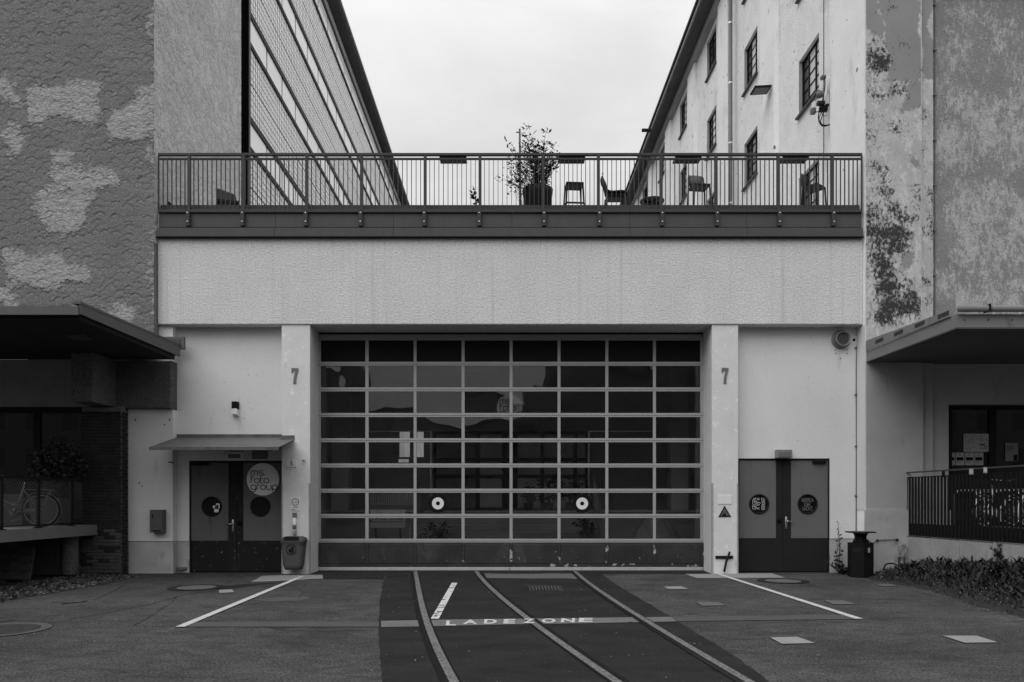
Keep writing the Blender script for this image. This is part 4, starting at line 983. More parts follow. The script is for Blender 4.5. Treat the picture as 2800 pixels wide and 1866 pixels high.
MB().box(p0[0], p1[0], 1.25, 1.27, p0[2], p1[2]).build('board', 'sign_white', ds)
m = MB(); o = wp(1026, 1423.5, 1.25); o2 = wp(1102, 1412, 1.25); write(m, 'ANLIEFERUNG', (o[0], 1.246, o[2]), (1, 0, 0), (0, 0, 1), o2[0] - o[0], .13, .02)
a = wp(1013, 1428.5, 1.25); b = wp(1102, 1426.5, 1.25); m.box(a[0], b[0], 1.244, 1.247, a[2], b[2]); m.ribbon([wp(1011, 1427, 1.245), wp(1022, 1418, 1.245)], .02)
m.build('lettering', 'print_black', ds); m = MB(); m.box(p0[0] + .1, p0[0] + .14, 1.271, 1.30, 0.01, p0[2] + .2); m.box(p1[0] - .14, p1[0] - .10, 1.271, 1.30, .01, p0[2] + .2); m.build('stand', 'frame_dark', ds)
rdr = thing('radiator', 'ribbed radiator on the dock behind the left gate panes', 'radiator', (wx(1080, 5), 5, 1.4))
for k in range(24):
    x = wx(1013, 5.0) + k * .062; MB().cbox(x, x + .042, 5.0, 5.12, wz(1377, 5), wz(1346, 5), .012).build('rib', 'inner_light', rdr)
MB().box(wx(1013, 5), wx(1013, 5) + 1.5, 5.02, 5.10, wz(1380, 5), wz(1377, 5) - .001).build('pipe', 'inner_light', rdr)
tp = MB(); tp.smooth = True; cx, cy = wx(1790, 2.6), 2.6; nn = 36
prof = [(1.05, .012), (.95, .25), (.8, .55), (.6, .85), (.42, 1.05), (.2, 1.22), (.02, 1.27)]
for r, h in prof:
    for j in range(nn):
        a = 2 * math.pi * j / nn; k = r * (1 + .10 * math.sin(5 * a + h * 2) + .05 * math.sin(11 * a)); tp.v.append((cx + k * math.cos(a) * .85, cy + k * math.sin(a) * .7, h + .05 * math.sin(3 * a) * (1 - h)))
for i in range(len(prof) - 1):
    for j in range(nn): j2 = (j + 1) % nn; tp.f.append((i * nn + j, i * nn + j2, (i + 1) * nn + j2, (i + 1) * nn + j))
tag(tp.build('covered_heap', 'tarp'), 'heap under a draped tarpaulin behind the lower right gate panes', 'tarpaulin')

def leaves(mb, pts, size, asp=.3, droop=.3, g=rng):
    """one small folded leaf per point"""
    for p in pts:
        p = Vector(p); d = Vector(g.normal(0, 1, 3)); d.z = abs(d.z) * .6 - droop; d.normalize(); l = size * g.uniform(.6, 1.3)
        s = d.orthogonal(); s.rotate(Matrix.Rotation(g.uniform(0, 6.28), 3, d)); s = s * l * asp; n = d.cross(s).normalized() * l * .12
        b = len(mb.v); q = p + d * l
        mb.v += [tuple(p), tuple(p + d * l * .5 + s + n), tuple(q), tuple(p + d * l * .5 - s + n)]; mb.f += [(b, b + 1, b + 2), (b, b + 2, b + 3)]
def pot(mb, c, r0, r1, h, n=24):
    mb.smooth = True; return mb.lathe([(r0, 0), (r0 + (r1 - r0) * .85, h * .82), (r1, h * .84), (r1 * 1.03, h), (r1 * .93, h), (r1 * .9, h * .9)], n, c)
for k, (px_, py_, Y, h, lab) in enumerate(((1195, 1440, 1.5, .55, 'potted grass behind the left target sticker'), (1500, 1385, 3.6, .9, 'tall potted plant at the top of the stair'), (1560, 1388, 3.5, .8, 'potted plant with pale labels beside the right target sticker'), (1605, 1445, 1.8, .45, 'small potted plant on the lower stair steps'), (1445, 1392, 3.8, .4, 'low potted plant on the landing behind the gate'))):
    x = wx(px_, Y); zb = 1.36 if Y > 3 else .17 * max(1, int((Y - 1.0) / .28 + 1))
    t = thing('potted_plant', lab, 'plant', (x, Y, zb), group='plants on the stair'); m = MB(); pot(m, (x, Y, zb), .10, .14, .22, 16); m.build('pot', 'plastic_mid', t)
    m = MB(); pts = [(x + rng.normal(0, h * .22), Y + rng.normal(0, h * .2), zb + .25 + abs(rng.normal(h * .45, h * .3))) for _ in range(130)]; leaves(m, pts, .13, .22); m.build('foliage', 'leaf_mid', t)
    m = MB(); 
    for _ in range(6): m.tube([(x, Y, zb + .2), (x + rng.normal(0, h * .18), Y + rng.normal(0, h * .15), zb + .2 + h * .8)], .006, 4)
    m.build('stems', 'stem', t)

# ------------------------------------------------------------------ terrace railing
YR = -.055
tr = thing('terrace_railing', 'long dark steel railing along the roof terrace above the gate', 'railing', (0, YR, 8.0))
xl, xr = wx(433, YR), wx(2357, YR)
zt0, zt1, zs0, zs1, zb0, zb1 = wz(427, YR), wz(420, YR), wz(437, YR), wz(432, YR), wz(582, YR), wz(574, YR)
for a, b in zip(seams[:-1], seams[1:]):
    x0, x1 = max(xl, wx(a, YR)) + .003, min(xr, wx(b, YR)) - .003
    MB().cbox(x0, x1, YR - .03, YR + .03, zt0, zt1, .004).build('top_rail', 'rail_metal', tr)
    MB().cbox(x0, x1, YR - .008, YR + .032, zs0, zs1, .003).build('upper_rail', 'rail_metal', tr)
    MB().cbox(x0, x1, YR - .025, YR + .03, zb0, zb1, .004).build('bottom_rail', 'rail_metal', tr)
pd = [435, 560, 705, 831, 977, 1103, 1248, 1375, 1519, 1645, 1788, 1912]
ppx = [p * 1.18997 for p in pd]
pm = MB().cbox(-.032, .032, YR - .034, YR + .034, zb0, zt0 - .002, .004).mesh('post'); pm.materials.append(MATS['rail_metal'])
bm_ = MB().cbox(-.042, .042, YR - .06, YR + .018, wz(620, YR), zb0 - .003, .004).mesh('bracket'); bm_.materials.append(MATS['rail_metal'])
bo = MB(); bo.smooth = True; bo.lathe([(.016, 0), (.016, -.008), (.008, -.014)], 12, (0, 0, 0), 'y'); bo = bo.mesh('bolt'); bo.materials.append(MATS['bolt_steel'])
for p in ppx:
    x = wx(p, YR); link('post', pm, None, tr, loc=(x, 0, 0)); br = link('bracket', bm_, None, tr, loc=(x - .015 if p < CX else x + .02, 0, 0))
    for y in (585, 609):
        b = bpy.data.objects.new('bolt', bo); COL.objects.link(b); b.parent = br; b.location = (0, YR - .061, wz(y, YR))
bal = MB().box(-.006, .006, YR - .018, YR + .022, zb1 - .002, zs0 + .002).mesh('baluster'); bal.materials.append(MATS['rail_metal'])
stops = [xl + .01] + [wx(p, YR) for p in ppx] + [xr - .01]
for a, b in zip(stops[:-1], stops[1:]):
    n = max(1, int(round((b - a) / .0975)))
    for k in range(1, n): link('baluster', bal, None, tr, loc=(a + (b - a) * k / n, 0, 0))
for x in (xl + .006, xr - .006): link('end_bar', MB().box(-.012, .012, YR - .02, YR + .02, zb1, zt0 - .002).mesh('end_bar'), 'rail_metal', tr, loc=(x, 0, 0))
for n_, (a, b) in enumerate(((1202, 1276), (1527, 1600), (1845, 1917), (2138, 2210))):
    x0, x1 = wx(a, .03), wx(b, .03); t = thing('railing_shelf', 'narrow dark drop shelf on the terrace railing, %s of four from the left' % ('first', 'second', 'third', 'fourth')[n_], 'shelf', (x0, .05, 9.1), group='shelves hung on the railing')
    z1 = wz(425, .0); z0 = wz(433.5, .0)
    MB().box(x0, x1, -.015, -.001, z0, z1).build('front_plate', 'plastic_dark', t); MB().box(x0, x1, .0, .27, z0, z0 + .02).build('shelf_board', 'plastic_dark', t)
    for x in (x0 + .07, x1 - .07): MB().lathe([(.012, 0), (.012, -.005)], 8, (x, -.016, z0 + .03), 'y').build('screw', 'bolt_steel', t)

# ------------------------------------------------------------------ things on the terrace (floor at 8.05)
ZF = 8.045
def stool(px_, Y, rot, H, lab, mat, mesh_back=False, back=True):
    x = wx(px_, Y); t = thing('bar_stool', lab, 'stool', (x, Y, ZF), R(rot), 'bar stools on the terrace')
    w = .20; sh = H - .36
    m = MB(); m.smooth = True
    for s in (-1, 1):
        m2 = MB(); m2.smooth = True; m2.tube([(s * .24, .21, 0), (s * .20, .17, sh), (s * .185, .215, H - .06), (s * .15, .225, H)] if back else [(s * .225, .20, 0), (s * .18, .165, sh)], [.018, .02, .017, .015] if back else [.018, .022], 8); m2.build('rear_leg', mat, t, local=True)
        m2 = MB(); m2.smooth = True; m2.tube([(s * .23, -.21, 0), (s * .18, -.17, sh)], [.017, .02], 8); m2.build('front_leg', mat, t, local=True)
    MB().cbox(-.20, .20, -.19, .19, sh - .03, sh + .02, .015).build('seat', mat, t, local=True)
    b = MB(); b.smooth = True
    P = [(-.16, .228, H - .005), (-.08, .235, H + .01), (0, .238, H + .014), (.08, .235, H + .01), (.16, .228, H - .005)]; Q = [(-.17, .222, H - .25), (-.09, .235, H - .29), (0, .24, H - .30), (.09, .235, H - .29), (.17, .222, H - .25)]
    v = []
    for p, q_ in zip(P, Q): v += [p, q_, (p[0], p[1] + .015, p[2]), (q_[0], q_[1] + .015, q_[2])]
    f = []
    for i in range(4): a = 4 * i; c_ = a + 4; f += [(a, c_, c_ + 1, a + 1), (a + 2, a + 3, c_ + 3, c_ + 2), (a, a + 2, c_ + 2, c_), (a + 1, c_ + 1, c_ + 3, a + 3)]
    f += [(0, 1, 3, 2), (16, 18, 19, 17)]; b.add(v, f)
    if back: b.build('backrest', mat if not mesh_back else 'plastic_mid', t, local=True)
    for y, z in ((.19, sh * .42), (-.20, sh * .36)): MB().box(-.22, .22, y - .012, y + .012, z, z + .035).build('footrest', mat, t, local=True)
    for s in (-1, 1): MB().box(s * .22 - .01, s * .22 + .01, -.19, .19, sh * .4, sh * .4 + .03).build('side_rung', mat, t, local=True)
    return t
stool(1569, .66, 184, 1.18, 'dark backless stool right of the potted bamboo', 'plastic_dark', False, False)
stool(1912, 1.0, 8, 1.30, 'stool with pale mesh back under the third railing shelf', 'plastic_dark', True)
stool(2226, .95, 40, 1.26, 'bar stool turned sideways near the right end of the terrace', 'plastic_dark')
# shell chair seen from the side
x = wx(1682, .48); t = thing('shell_chair', 'dark shell chair in side view left of the round bar table', 'chair', (x, .48, ZF), R(0))
sc = MB(); sc.smooth = True
pr = [(-.30, 1.02), (-.32, .96), (-.30, .86), (-.25, .76), (-.225, .66), (-.21, .60), (-.15, .565), (-.05, .56), (.10, .575), (.20, .57), (.23, .53)]
for i, (a, z) in enumerate(pr):
    w = .17 if i < 2 else .21; w = .12 if i == 0 else w
    sc.v += [(a, -w, z), (a + .02, -w * .5, z - .012), (a + .02, w * .5, z - .012), (a, w, z), (a + .018, -w, z - .035), (a + .03, w * .0, z - .05), (a + .018, w, z - .035)]
for i in range(len(pr) - 1):
    a = 7 * i; b = a + 7
    for j in range(3): sc.f.append((a + j, a + j + 1, b + j + 1, b + j))
    sc.f += [(a + 4, b + 4, b + 5, a + 5), (a + 5, b + 5, b + 6, a + 6), (a, b, b + 4, a + 4), (a + 3, a + 6, b + 6, b + 3)]
sc.build('shell', 'plastic_dark', t, local=True)
MB().cbox(-.20, .21, -.17, .17, .44, .535, .03).build('seat_base', 'plastic_dark', t, local=True)
for sx, sy in ((-.2, -.17), (-.2, .17), (.19, -.17), (.19, .17)): m = MB(); m.smooth = True; m.tube([(sx, sy, .5), (sx * 1.25, sy * 1.15, 0)], [.022, .015], 8); m.build('leg', 'plastic_mid', t, local=True)
x = wx(1783, 2.2); t = thing('bar_table', 'round dark bar table on the terrace, seen from below', 'table', (x, 2.2, ZF), 0)
m = MB(); m.smooth = False; m.lathe([(.30, 1.06), (.305, 1.09), (.30, 1.10)], 36); m.build('table_top', 'plastic_dark', t, local=True); m = MB(); m.smooth = True; m.lathe([(.03, 0), (.03, 1.06)], 12); m.build('column', 'plastic_dark', t, local=True)
for k in range(4): a = k * math.pi / 2 + .4; m = MB(); m.box(-.015, .015, .02, .26, 1.02, 1.055); o_ = m.build('arm', 'plastic_dark', t, local=True); o_.rotation_euler = (0, 0, a)
MB().lathe([(.24, 0), (.24, .02)], 28).build('base', 'plastic_dark', t, local=True)
x = wx(624, .9); t = thing('lounge_seat', 'dark low lounge seat leaning behind the left end of the railing', 'seat', (x, .9, ZF), R(20))
m = MB(); m.prism([(-.25, .0, .45), (.22, .0, .40), (.16, .1, .78), (-.28, .18, .92)], (0, .05, 0)); m.build('back', 'plastic_dark', t, local=True); MB().cbox(-.25, .25, -.45, .05, .36, .45, .02).build('seat', 'plastic_dark', t, local=True)
for sx in (-.22, .22):
    for sy in (-.4, .02): MB().box(sx - .02, sx + .02, sy - .02, sy + .02, 0, .36).build('leg', 'plastic_dark', t, local=True)
x = wx(447, .5); m = MB(); m.prism([(x - .1, .5, ZF), (x + .16, .5, ZF), (x + .16, .5, ZF + .38), (x - .1, .5, ZF + .55)], (0, .3, 0)); tag(m.build('storage_chest', 'plastic_dark'), 'dark slanted chest in the left corner of the terrace', 'chest')
# potted bamboo
Yb = .80; xb = wx(1470, Yb); t = thing('potted_bamboo', 'bushy bamboo in a dark round tub on the terrace', 'plant', (xb, Yb, ZF))
m = MB(); pot(m, (xb, Yb, ZF), .29, .345, .79, 40); m.build('tub', 'terracotta', t)
MB().disc((xb, Yb, ZF + .70), .31, 30, 'z').build('soil', 'soil', t)
st = MB(); lf = MB()
for k in range(46):
    a = rng.uniform(0, 6.28); sp = rng.uniform(.08, 1.0) ** .9; hgt = rng.uniform(.55, 1.36) * (1.08 - .42 * sp * sp)
    ex = xb + math.cos(a) * sp * .80 + rng.normal(-.10, .07); ey = Yb + math.sin(a) * sp * .6; bx, by = xb + math.cos(a) * .16 * sp, Yb + math.sin(a) * .2 * sp
    pts = []
    for i in range(8):
        u = i / 7; pts.append((bx + (ex - bx) * u ** 1.3 + rng.normal(0, .012), by + (ey - by) * u ** 1.3, ZF + .69 + hgt * (u - .10 * u * u * sp)))
    st.tube(pts, [.009 * (1 - .75 * i / 7) + .001 for i in range(8)], 4, caps=False)
    for i in range(2, 8):
        for _ in range(1 if i < 5 else 4):
            p = Vector(pts[i]) + Vector(rng.normal(0, .045, 3)); leaves(lf, [p], .115, .12, .05)
        if i >= 3 and rng.random() < .55:
            q_ = Vector(pts[i]) + Vector((rng.normal(0, .14), rng.normal(0, .12), rng.uniform(.02, .14))); st.tube([pts[i], tuple(q_)], [.003, .001], 3, caps=False)
            leaves(lf, [q_ + Vector(rng.normal(0, .03, 3)) for _ in range(4)], .10, .11, .0)
for k in range(9):
    ex = xb - .35 + rng.uniform(-.25, .15); st.tube([(xb - .3, Yb - .2, ZF + .2), (ex, Yb - .3, ZF + rng.uniform(.6, 1.0))], [.006, .002], 4, caps=False); leaves(lf, [(ex + rng.normal(0, .07), Yb - .3, ZF + rng.uniform(.5, 1.0)) for _ in range(9)], .11, .13, .1)
st.build('stems', 'stem', t); lf.build('foliage', 'leaf_dark', t)
m = MB(); m.smooth = True; xs_ = wx(1421, 1.3); m.tube([(xs_ + .02, 1.3, ZF), (xs_, 1.3, wz(353, 1.3))], [.035, .022], 8); tag(m.build('wooden_pole', 'pole_wood'), 'thin wooden pole standing upright in the bamboo', 'pole')
xk = wx(1300, .7); t = thing('small_plant', 'small leafy plant peeping over the terrace edge left of the bamboo', 'plant', (xk, .7, ZF)); m = MB(); m.tube([(xk, .7, ZF), (xk + .01, .7, ZF + .62)], .006, 5); m.build('stem', 'stem', t)
m = MB(); leaves(m, [(xk + rng.normal(0, .03), .7, ZF + .38 + .03 * k) for k in range(14)], .15, .22, .1); m.build('foliage', 'leaf_dark', t)
m = MB(); pot(m, (xk, .7, ZF), .08, .11, .2, 16); m.build('pot', 'terracotta', t)

# ------------------------------------------------------------------ fittings on the right side wall
t = thing('floodlight', 'square floodlight sticking out of the right wall beside the downpipe', 'lamp', (XR, 6.1, 14.3))
fx, fy, fz = wx(1750 + 1182 / 3.563, 5.9), 5.9, wz(892 / 3.563, 5.9)
m = MB(); m.prism([(fx - .27, fy - .22, fz), (fx + .24, fy - .22, fz + .03), (fx + .24, fy + .22, fz + .03), (fx - .27, fy + .22, fz)], (0, 0, .05)); m.build('head', 'black', t)
m = MB(); m.prism([(fx - .23, fy - .18, fz - .004), (fx + .20, fy - .18, fz + .022), (fx + .20, fy + .18, fz + .022), (fx - .23, fy + .18, fz - .004)], (0, 0, .006)); m.build('lens', 'frame_grey', t)
MB().tube([(fx + .2, fy, fz + .05), (XR + .05, fy, fz + .12)], .03, 8).build('arm', 'frame_grey', t)
k8 = lambda x, y: (2180 + x / 8.71, 190 + y / 8.71)
def onw(x, y, Y): 
    p = wp(*k8(x, y), Y); return p
Ye = 1.98
t = thing('antenna_cluster', 'jumble of antenna boxes, brackets and hanging cables on the right wall', 'antenna', onw(600, 700, Ye))
def eb(x0, x1, y0, y1, mat, nm, Y=Ye, dy=.12):
    a = onw(x0, y1, Y); b = onw(x1, y0, Y); return MB().cbox(a[0], b[0], Y, Y + dy, a[2], b[2], .01).build(nm, mat, t)
eb(700, 765, 600, 820, 'inner_light', 'box'); eb(680, 765, 822, 850, 'black', 'box_foot'); eb(560, 735, 850, 970, 'black', 'housing', Ye - .05); eb(500, 670, 740, 822, 'plastic_dark', 'clamp', Ye - .08); eb(590, 695, 130, 195, 'frame_grey', 'cap', Ye - .02)
eb(382, 455, 760, 910, 'sign_white', 'label_box', Ye + .35); eb(345, 455, 912, 1030, 'print_grey', 'junction_box', Ye + .35)
m = MB(); m.smooth = True; a = onw(530, 660, Ye - .05); b = onw(530, 540, Ye - .05); m.tube([a, b], .075, 14); m.build('canister', 'frame_grey', t)
for xx in (600, 720, 760): m = MB(); m.smooth = True; m.tube([onw(xx, 200, Ye + .05), onw(xx, 640, Ye + .05)], .016, 8); m.build('mast', 'inner_light', t)
def cab(P, r=.012): m = MB(); m.smooth = True; m.tube(fillet([onw(x, y, Ye - .06 + i * .01) for i, (x, y) in enumerate(P)], .25, 6), r, 6); m.build('cable', 'black', t)
cab([(655, 190), (662, 400), (610, 720), (540, 960), (500, 1080), (510, 1260), (620, 1380), (770, 1310)], .014); cab([(630, 960), (600, 1120), (540, 1250), (600, 1330), (770, 1330)]); cab([(560, 830), (510, 1010), (450, 1020), (415, 980)], .010); cab([(570, 960), (590, 1100), (690, 1120), (715, 960)], .006); cab([(590, 980), (500, 1200), (590, 1360), (770, 1320)], .010)

# ------------------------------------------------------------------ fittings on the pillars and door walls
def seven(cx, y0, y1, lab):
    Y = .012; a = wp(cx - 9.2, y1, Y); b = wp(cx + 9.2, y0, Y); w = b[0] - a[0]; h = b[2] - a[2]; o = (a[0], a[2])
    P = [(0, 1), (1, 1), (1, .86), (.74, .45), (.66, 0), (.26, 0), (.36, .45), (.58, .83), (.24, .83), (.24, .72), (0, .72)]
    m = MB(); m.prism([(o[0] + u * w, Y, o[1] + v * h) for u, v in P], (0, .018, 0)); tag(m.build('house_number', 'print_grey'), lab, 'number', 'metal sevens')
seven(806, 1007, 1049, 'dark metal numeral seven on the left gate pillar'); seven(1983, 1006, 1048.5, 'dark metal numeral seven on the right gate pillar')
def pbox(p0, p1, Y, dy, mat, nm, parent, c=.004):
    a = wp(p0[0], p1[1], Y); b = wp(p1[0], p0[1], Y); return MB().cbox(a[0], b[0], Y, Y + dy, a[2], b[2], c).build(nm, mat, parent)
t = thing('wall_lamp', 'small half black half white wall lamp above the door canopy', 'lamp', wp(*z5(944, 168), .2))
c = wp(*z5(944, 115), .22); 
m = MB(); m.prism([(c[0] - .08, .298, c[2] + .0), (c[0] - .075, .20, c[2]), (c[0] + .05, .18, c[2]), (c[0] + .065, .298, c[2])], (0, 0, .16)); m.build('visor', 'black', t)
m = MB(); m.prism([(c[0] - .078, .297, c[2] - .15), (c[0] - .073, .20, c[2] - .12), (c[0] + .048, .18, c[2] - .13), (c[0] + .063, .297, c[2] - .16)], (0, 0, .13)); m.build('housing', 'sign_white', t)
t = thing('letter_box', 'grey metal letter box on the wall beside the brick pier', 'letter box', wp(*z5(300, 1138), -.05))
a = wp(*z5(238, 1136), -.08); b = wp(*z5(345, 948), -.08); MB().cbox(a[0], b[0], -.08, .099, a[2], b[2], .006).build('body', 'mail_metal', t)
MB().cbox(a[0] + .015, b[0] - .015, -.088, -.081, a[2] + .12, b[2] - .02, .003).build('door', 'mail_metal', t); MB().box(a[0] + .08, b[0] - .04, -.09, -.0885, a[2] + .03, a[2] + .055).build('slot', 'black', t); MB().cbox(a[0] + .06, a[0] + .085, -.10, -.089, a[2] + .32, a[2] + .40).build('latch', 'black', t)
YPL = .018
t = thing('number_plate', 'small pale plate with number five on the left pillar', 'plate', wp(*z5(1407, 613), YPL)); pbox(z5(1362, 537), z5(1452, 613), YPL, .011, 'sign_white', 'plate', t)
m = MB(); a = wp(*z5(1396, 586), YPL); write(m, '5', (a[0], YPL - .002, a[2]), (1, 0, 0), (0, 0, 1), None, .105, .008); a = wp(*z5(1368, 604), YPL); write(m, 'Peter-Behrens-Platz', (a[0], YPL - .002, a[2]), (1, 0, 0), (0, 0, 1), .21, .030, .01); m.build('lettering', 'print_black', t)
t = thing('smoking_sign', 'small white sign with a cigarette in a circle on the left pillar', 'sign', wp(*z5(1438, 955), YPL)); pbox(z5(1400, 848), z5(1477, 955), YPL, .011, 'sign_white', 'plate', t)
m = MB(); c = wp(*z5(1440, 884), YPL - .002); m.disc(c, .082, 32, 'y', .068); m.box(c[0] - .045, c[0] + .045, c[1] - .001, c[1], c[2] - .016, c[2] - .006); m.ribbon(fillet([(c[0] + .04, c[1], c[2] + .0), (c[0] + .02, c[1], c[2] + .02), (c[0] - .01, c[1], c[2] + .03), (c[0] + .0, c[1], c[2] + .05)], .02), .006)
a = wp(*z5(1402, 947), YPL - .002); m.box(a[0], a[0] + .1, a[1] - .001, a[1], a[2], a[2] + .008)
for k in range(2): m.box(c[0] - .06, c[0] + .06, c[1] - .001, c[1], c[2] - .112 - k * .012, c[2] - .107 - k * .012)
m.build('print', 'print_black', t)
t = thing('cigarette_tube', 'narrow cigarette disposal tube below the smoking sign', 'ashtray', wp(*z5(1432, 1145), -.03))
pbox(z5(1415, 972), z5(1445, 1012), -.03, .058, 'print_grey', 'head', t); c = wp(*z5(1431, 1070), -.01); m = MB(); m.smooth = True; m.lathe([(.038, -.24), (.038, .15)], 16, (c[0], -.012, c[2])); m.build('tube', 'sign_white', t); m = MB(); m.smooth = True; m.lathe([(.0386, -.1), (.0386, .0)], 16, (c[0], -.012, c[2])); m.build('sticker', 'print_grey', t); pbox(z5(1421, 1120), z5(1447, 1145), .0, .028, 'galv', 'foot', t)
# litter bin hung on the pillar
c = wp(*z5(1426, 1440), -.16); bx0 = c[0]; t = thing('litter_bin', 'grey plastic litter bin hung on the left pillar', 'bin', (bx0, -.16, c[2]))
def rsec(w, d, z, cy, r=.09, n=5):
    out = []
    for sx, sy, a0 in ((1, 1, 0), (-1, 1, 90), (-1, -1, 180), (1, -1, 270)):
        for k in range(n + 1):
            a = R(a0 + 90 * k / n); out.append((bx0 + sx * (w - r) + r * math.cos(a), cy + sy * (d - r) + r * math.sin(a), z))
    return out
k5 = lambda y: wz(1080 + y / 3.0145, -.16)
secs = [rsec(.185, .13, k5(1440), -.15, .10), rsec(.215, .145, k5(1400), -.15, .10), rsec(.245, .16, k5(1260), -.15), rsec(.252, .165, k5(1222), -.15), rsec(.275, .175, k5(1216), -.15), rsec(.275, .175, k5(1200), -.15)]
m = MB(); m.smooth = True; nq = len(secs[0])
for s_ in secs: m.v += s_
for i in range(len(secs) - 1):
    for j in range(nq): j2 = (j + 1) % nq; m.f.append((i * nq + j, i * nq + j2, (i + 1) * nq + j2, (i + 1) * nq + j))
m.f.append(tuple(range(nq))); m.build('body', 'bin_grey', t)
m = MB(); m.smooth = True; L2 = [rsec(.272, .172, k5(1199), -.15), rsec(.26, .165, k5(1180), -.15), rsec(.20, .12, k5(1168), -.12), rsec(.10, .06, k5(1165), -.12, .05)]
for s_ in L2: m.v += s_
for i in range(3):
    for j in range(nq): j2 = (j + 1) % nq; m.f.append((i * nq + j, i * nq + j2, (i + 1) * nq + j2, (i + 1) * nq + j))
m.f.append(tuple(range(3 * nq, 4 * nq))); m.build('hood', 'bin_grey', t)
cm = wp(*z5(1413, 1190), -.33); m = MB(); m.prism(fillet([(cm[0] - .20, -.329, cm[2] - .025), (cm[0] + .16, -.329, cm[2] - .025), (cm[0] + .14, -.315, cm[2] + .05), (cm[0] - .17, -.315, cm[2] + .05)], .05, 5, True), (0, .02, 0)); m.build('mouth', 'black', t)
ce = wp(*z5(1405, 1276), -.322); m = MB(); m.disc((ce[0], -.3215, ce[2]), .112, 36, 'y', .100); yq = -.3225
m.box(ce[0] - .055, ce[0] - .0, yq, yq + .001, ce[2] - .055, ce[2] + .01); m.disc((ce[0] + .035, yq, ce[2] + .062), .014, 12); m.prism([(ce[0] + .012, yq, ce[2] + .045), (ce[0] + .055, yq, ce[2] + .045), (ce[0] + .05, yq, ce[2] - .01), (ce[0] + .06, yq, ce[2] - .075), (ce[0] + .045, yq, ce[2] - .075), (ce[0] + .035, yq, ce[2] - .02), (ce[0] + .015, yq, ce[2] - .075), (ce[0] + .0, yq, ce[2] - .075), (ce[0] + .018, yq, ce[2] - .005)], (0, .001, 0)); m.ribbon([(ce[0] + .02, yq, ce[2] + .04), (ce[0] - .02, yq, ce[2] + .03), (ce[0] - .035, yq, ce[2] + .045)], .012)
m.build('emblem', 'print_black', t)
# fittings above the doors
def box_thing(nm, p0, p1, Y, dy, mat, lab, cat, extra=None):
    t = thing(nm, lab, cat, wp((p0[0] + p1[0]) / 2, p1[1], Y)); pbox(p0, p1, Y, dy, mat, 'housing', t, .008)
    if extra: pbox((p0[0] + 4, p0[1] + extra), (p1[0] - 4, p1[1] - 3), Y - .006, .0055, 'frame_grey', 'cover', t)
    return t
box_thing('exit_lamp', z5(872, 470), z5(1000, 532), .16, .138, 'inner_wall', 'box lamp under the sloping door canopy, left one', 'lamp', 6)
box_thing('sensor_box', z5(1083, 455), z5(1197, 528), .18, .118, 'plastic_mid', 'dark box under the sloping door canopy, right one', 'box', 4)
box_thing('exit_lamp', z7(535, 762), z7(625, 810), .14, .158, 'galv', 'grey box lamp above the right double door', 'lamp', 6)
pb = thing('blank_plate', 'blank pale plate above the warning triangle on the right pillar', 'plate', wp(*z7(223, 1087), YPL)); pbox(z7(183, 1033), z7(263, 1087), YPL, .011, 'sign_white', 'plate', pb)
a, b, c = wp(*z7(184, 1163), YPL), wp(*z7(260, 1163), YPL), wp(*z7(221, 1096), YPL)
t = thing('warning_sign', 'dark triangular forklift warning sign on the right pillar', 'sign', (c[0], YPL, a[2])); m = MB(); m.prism([a, b, c], (0, .011, 0)); m.build('plate', 'print_black', t)
sh = lambda p, k: tuple(np.array((c[0], YPL, (a[2] * 2 + c[2]) / 3)) + (np.array(p) - np.array((c[0], YPL, (a[2] * 2 + c[2]) / 3))) * k - np.array((0, .002, 0)))
m = MB(); m.add([sh(a, .72), sh(b, .72), sh(c, .72)], [(0, 1, 2)]); m.build('field', 'lid_mid', t); cc = sh(c, 0)
m = MB(); m.box(cc[0] - .05, cc[0] + .02, cc[1] - .003, cc[1] - .001, cc[2] - .07, cc[2] - .02); m.box(cc[0] + .022, cc[0] + .03, cc[1] - .003, cc[1] - .001, cc[2] - .07, cc[2] + .04); m.box(cc[0] + .03, cc[0] + .07, cc[1] - .003, cc[1] - .001, cc[2] - .07, cc[2] - .06); m.disc((cc[0] - .02, cc[1] - .002, cc[2] + .005), .015, 10); m.build('pictogram', 'print_black', t)
t = thing('door_stop_bracket', 'bent steel bracket with lever at the foot of the right pillar', 'bracket', wp(*z7(220, 1410), -.02)); pbox(z7(168, 1395), z7(272, 1412), .0, .028, 'frame_dark', 'flat_bar', t)
m = MB(); m.smooth = True; m.tube([wp(*z7(252, 1370), -.03), wp(*z7(232, 1425), -.04), wp(*z7(218, 1490), -.04)], .024, 8); m.build('lever', 'frame_dark', t)
t = thing('door_hook', 'rusty flat door hook low on the wall left of the door', 'hook', wp(*z5(490, 1440), .2)); pbox(z5(433, 1422), z5(540, 1440), .27, .04, 'frame_grey', 'bar', t); pbox(z5(470, 1432), z5(512, 1448), .24, .029, 'frame_grey', 'catch', t)
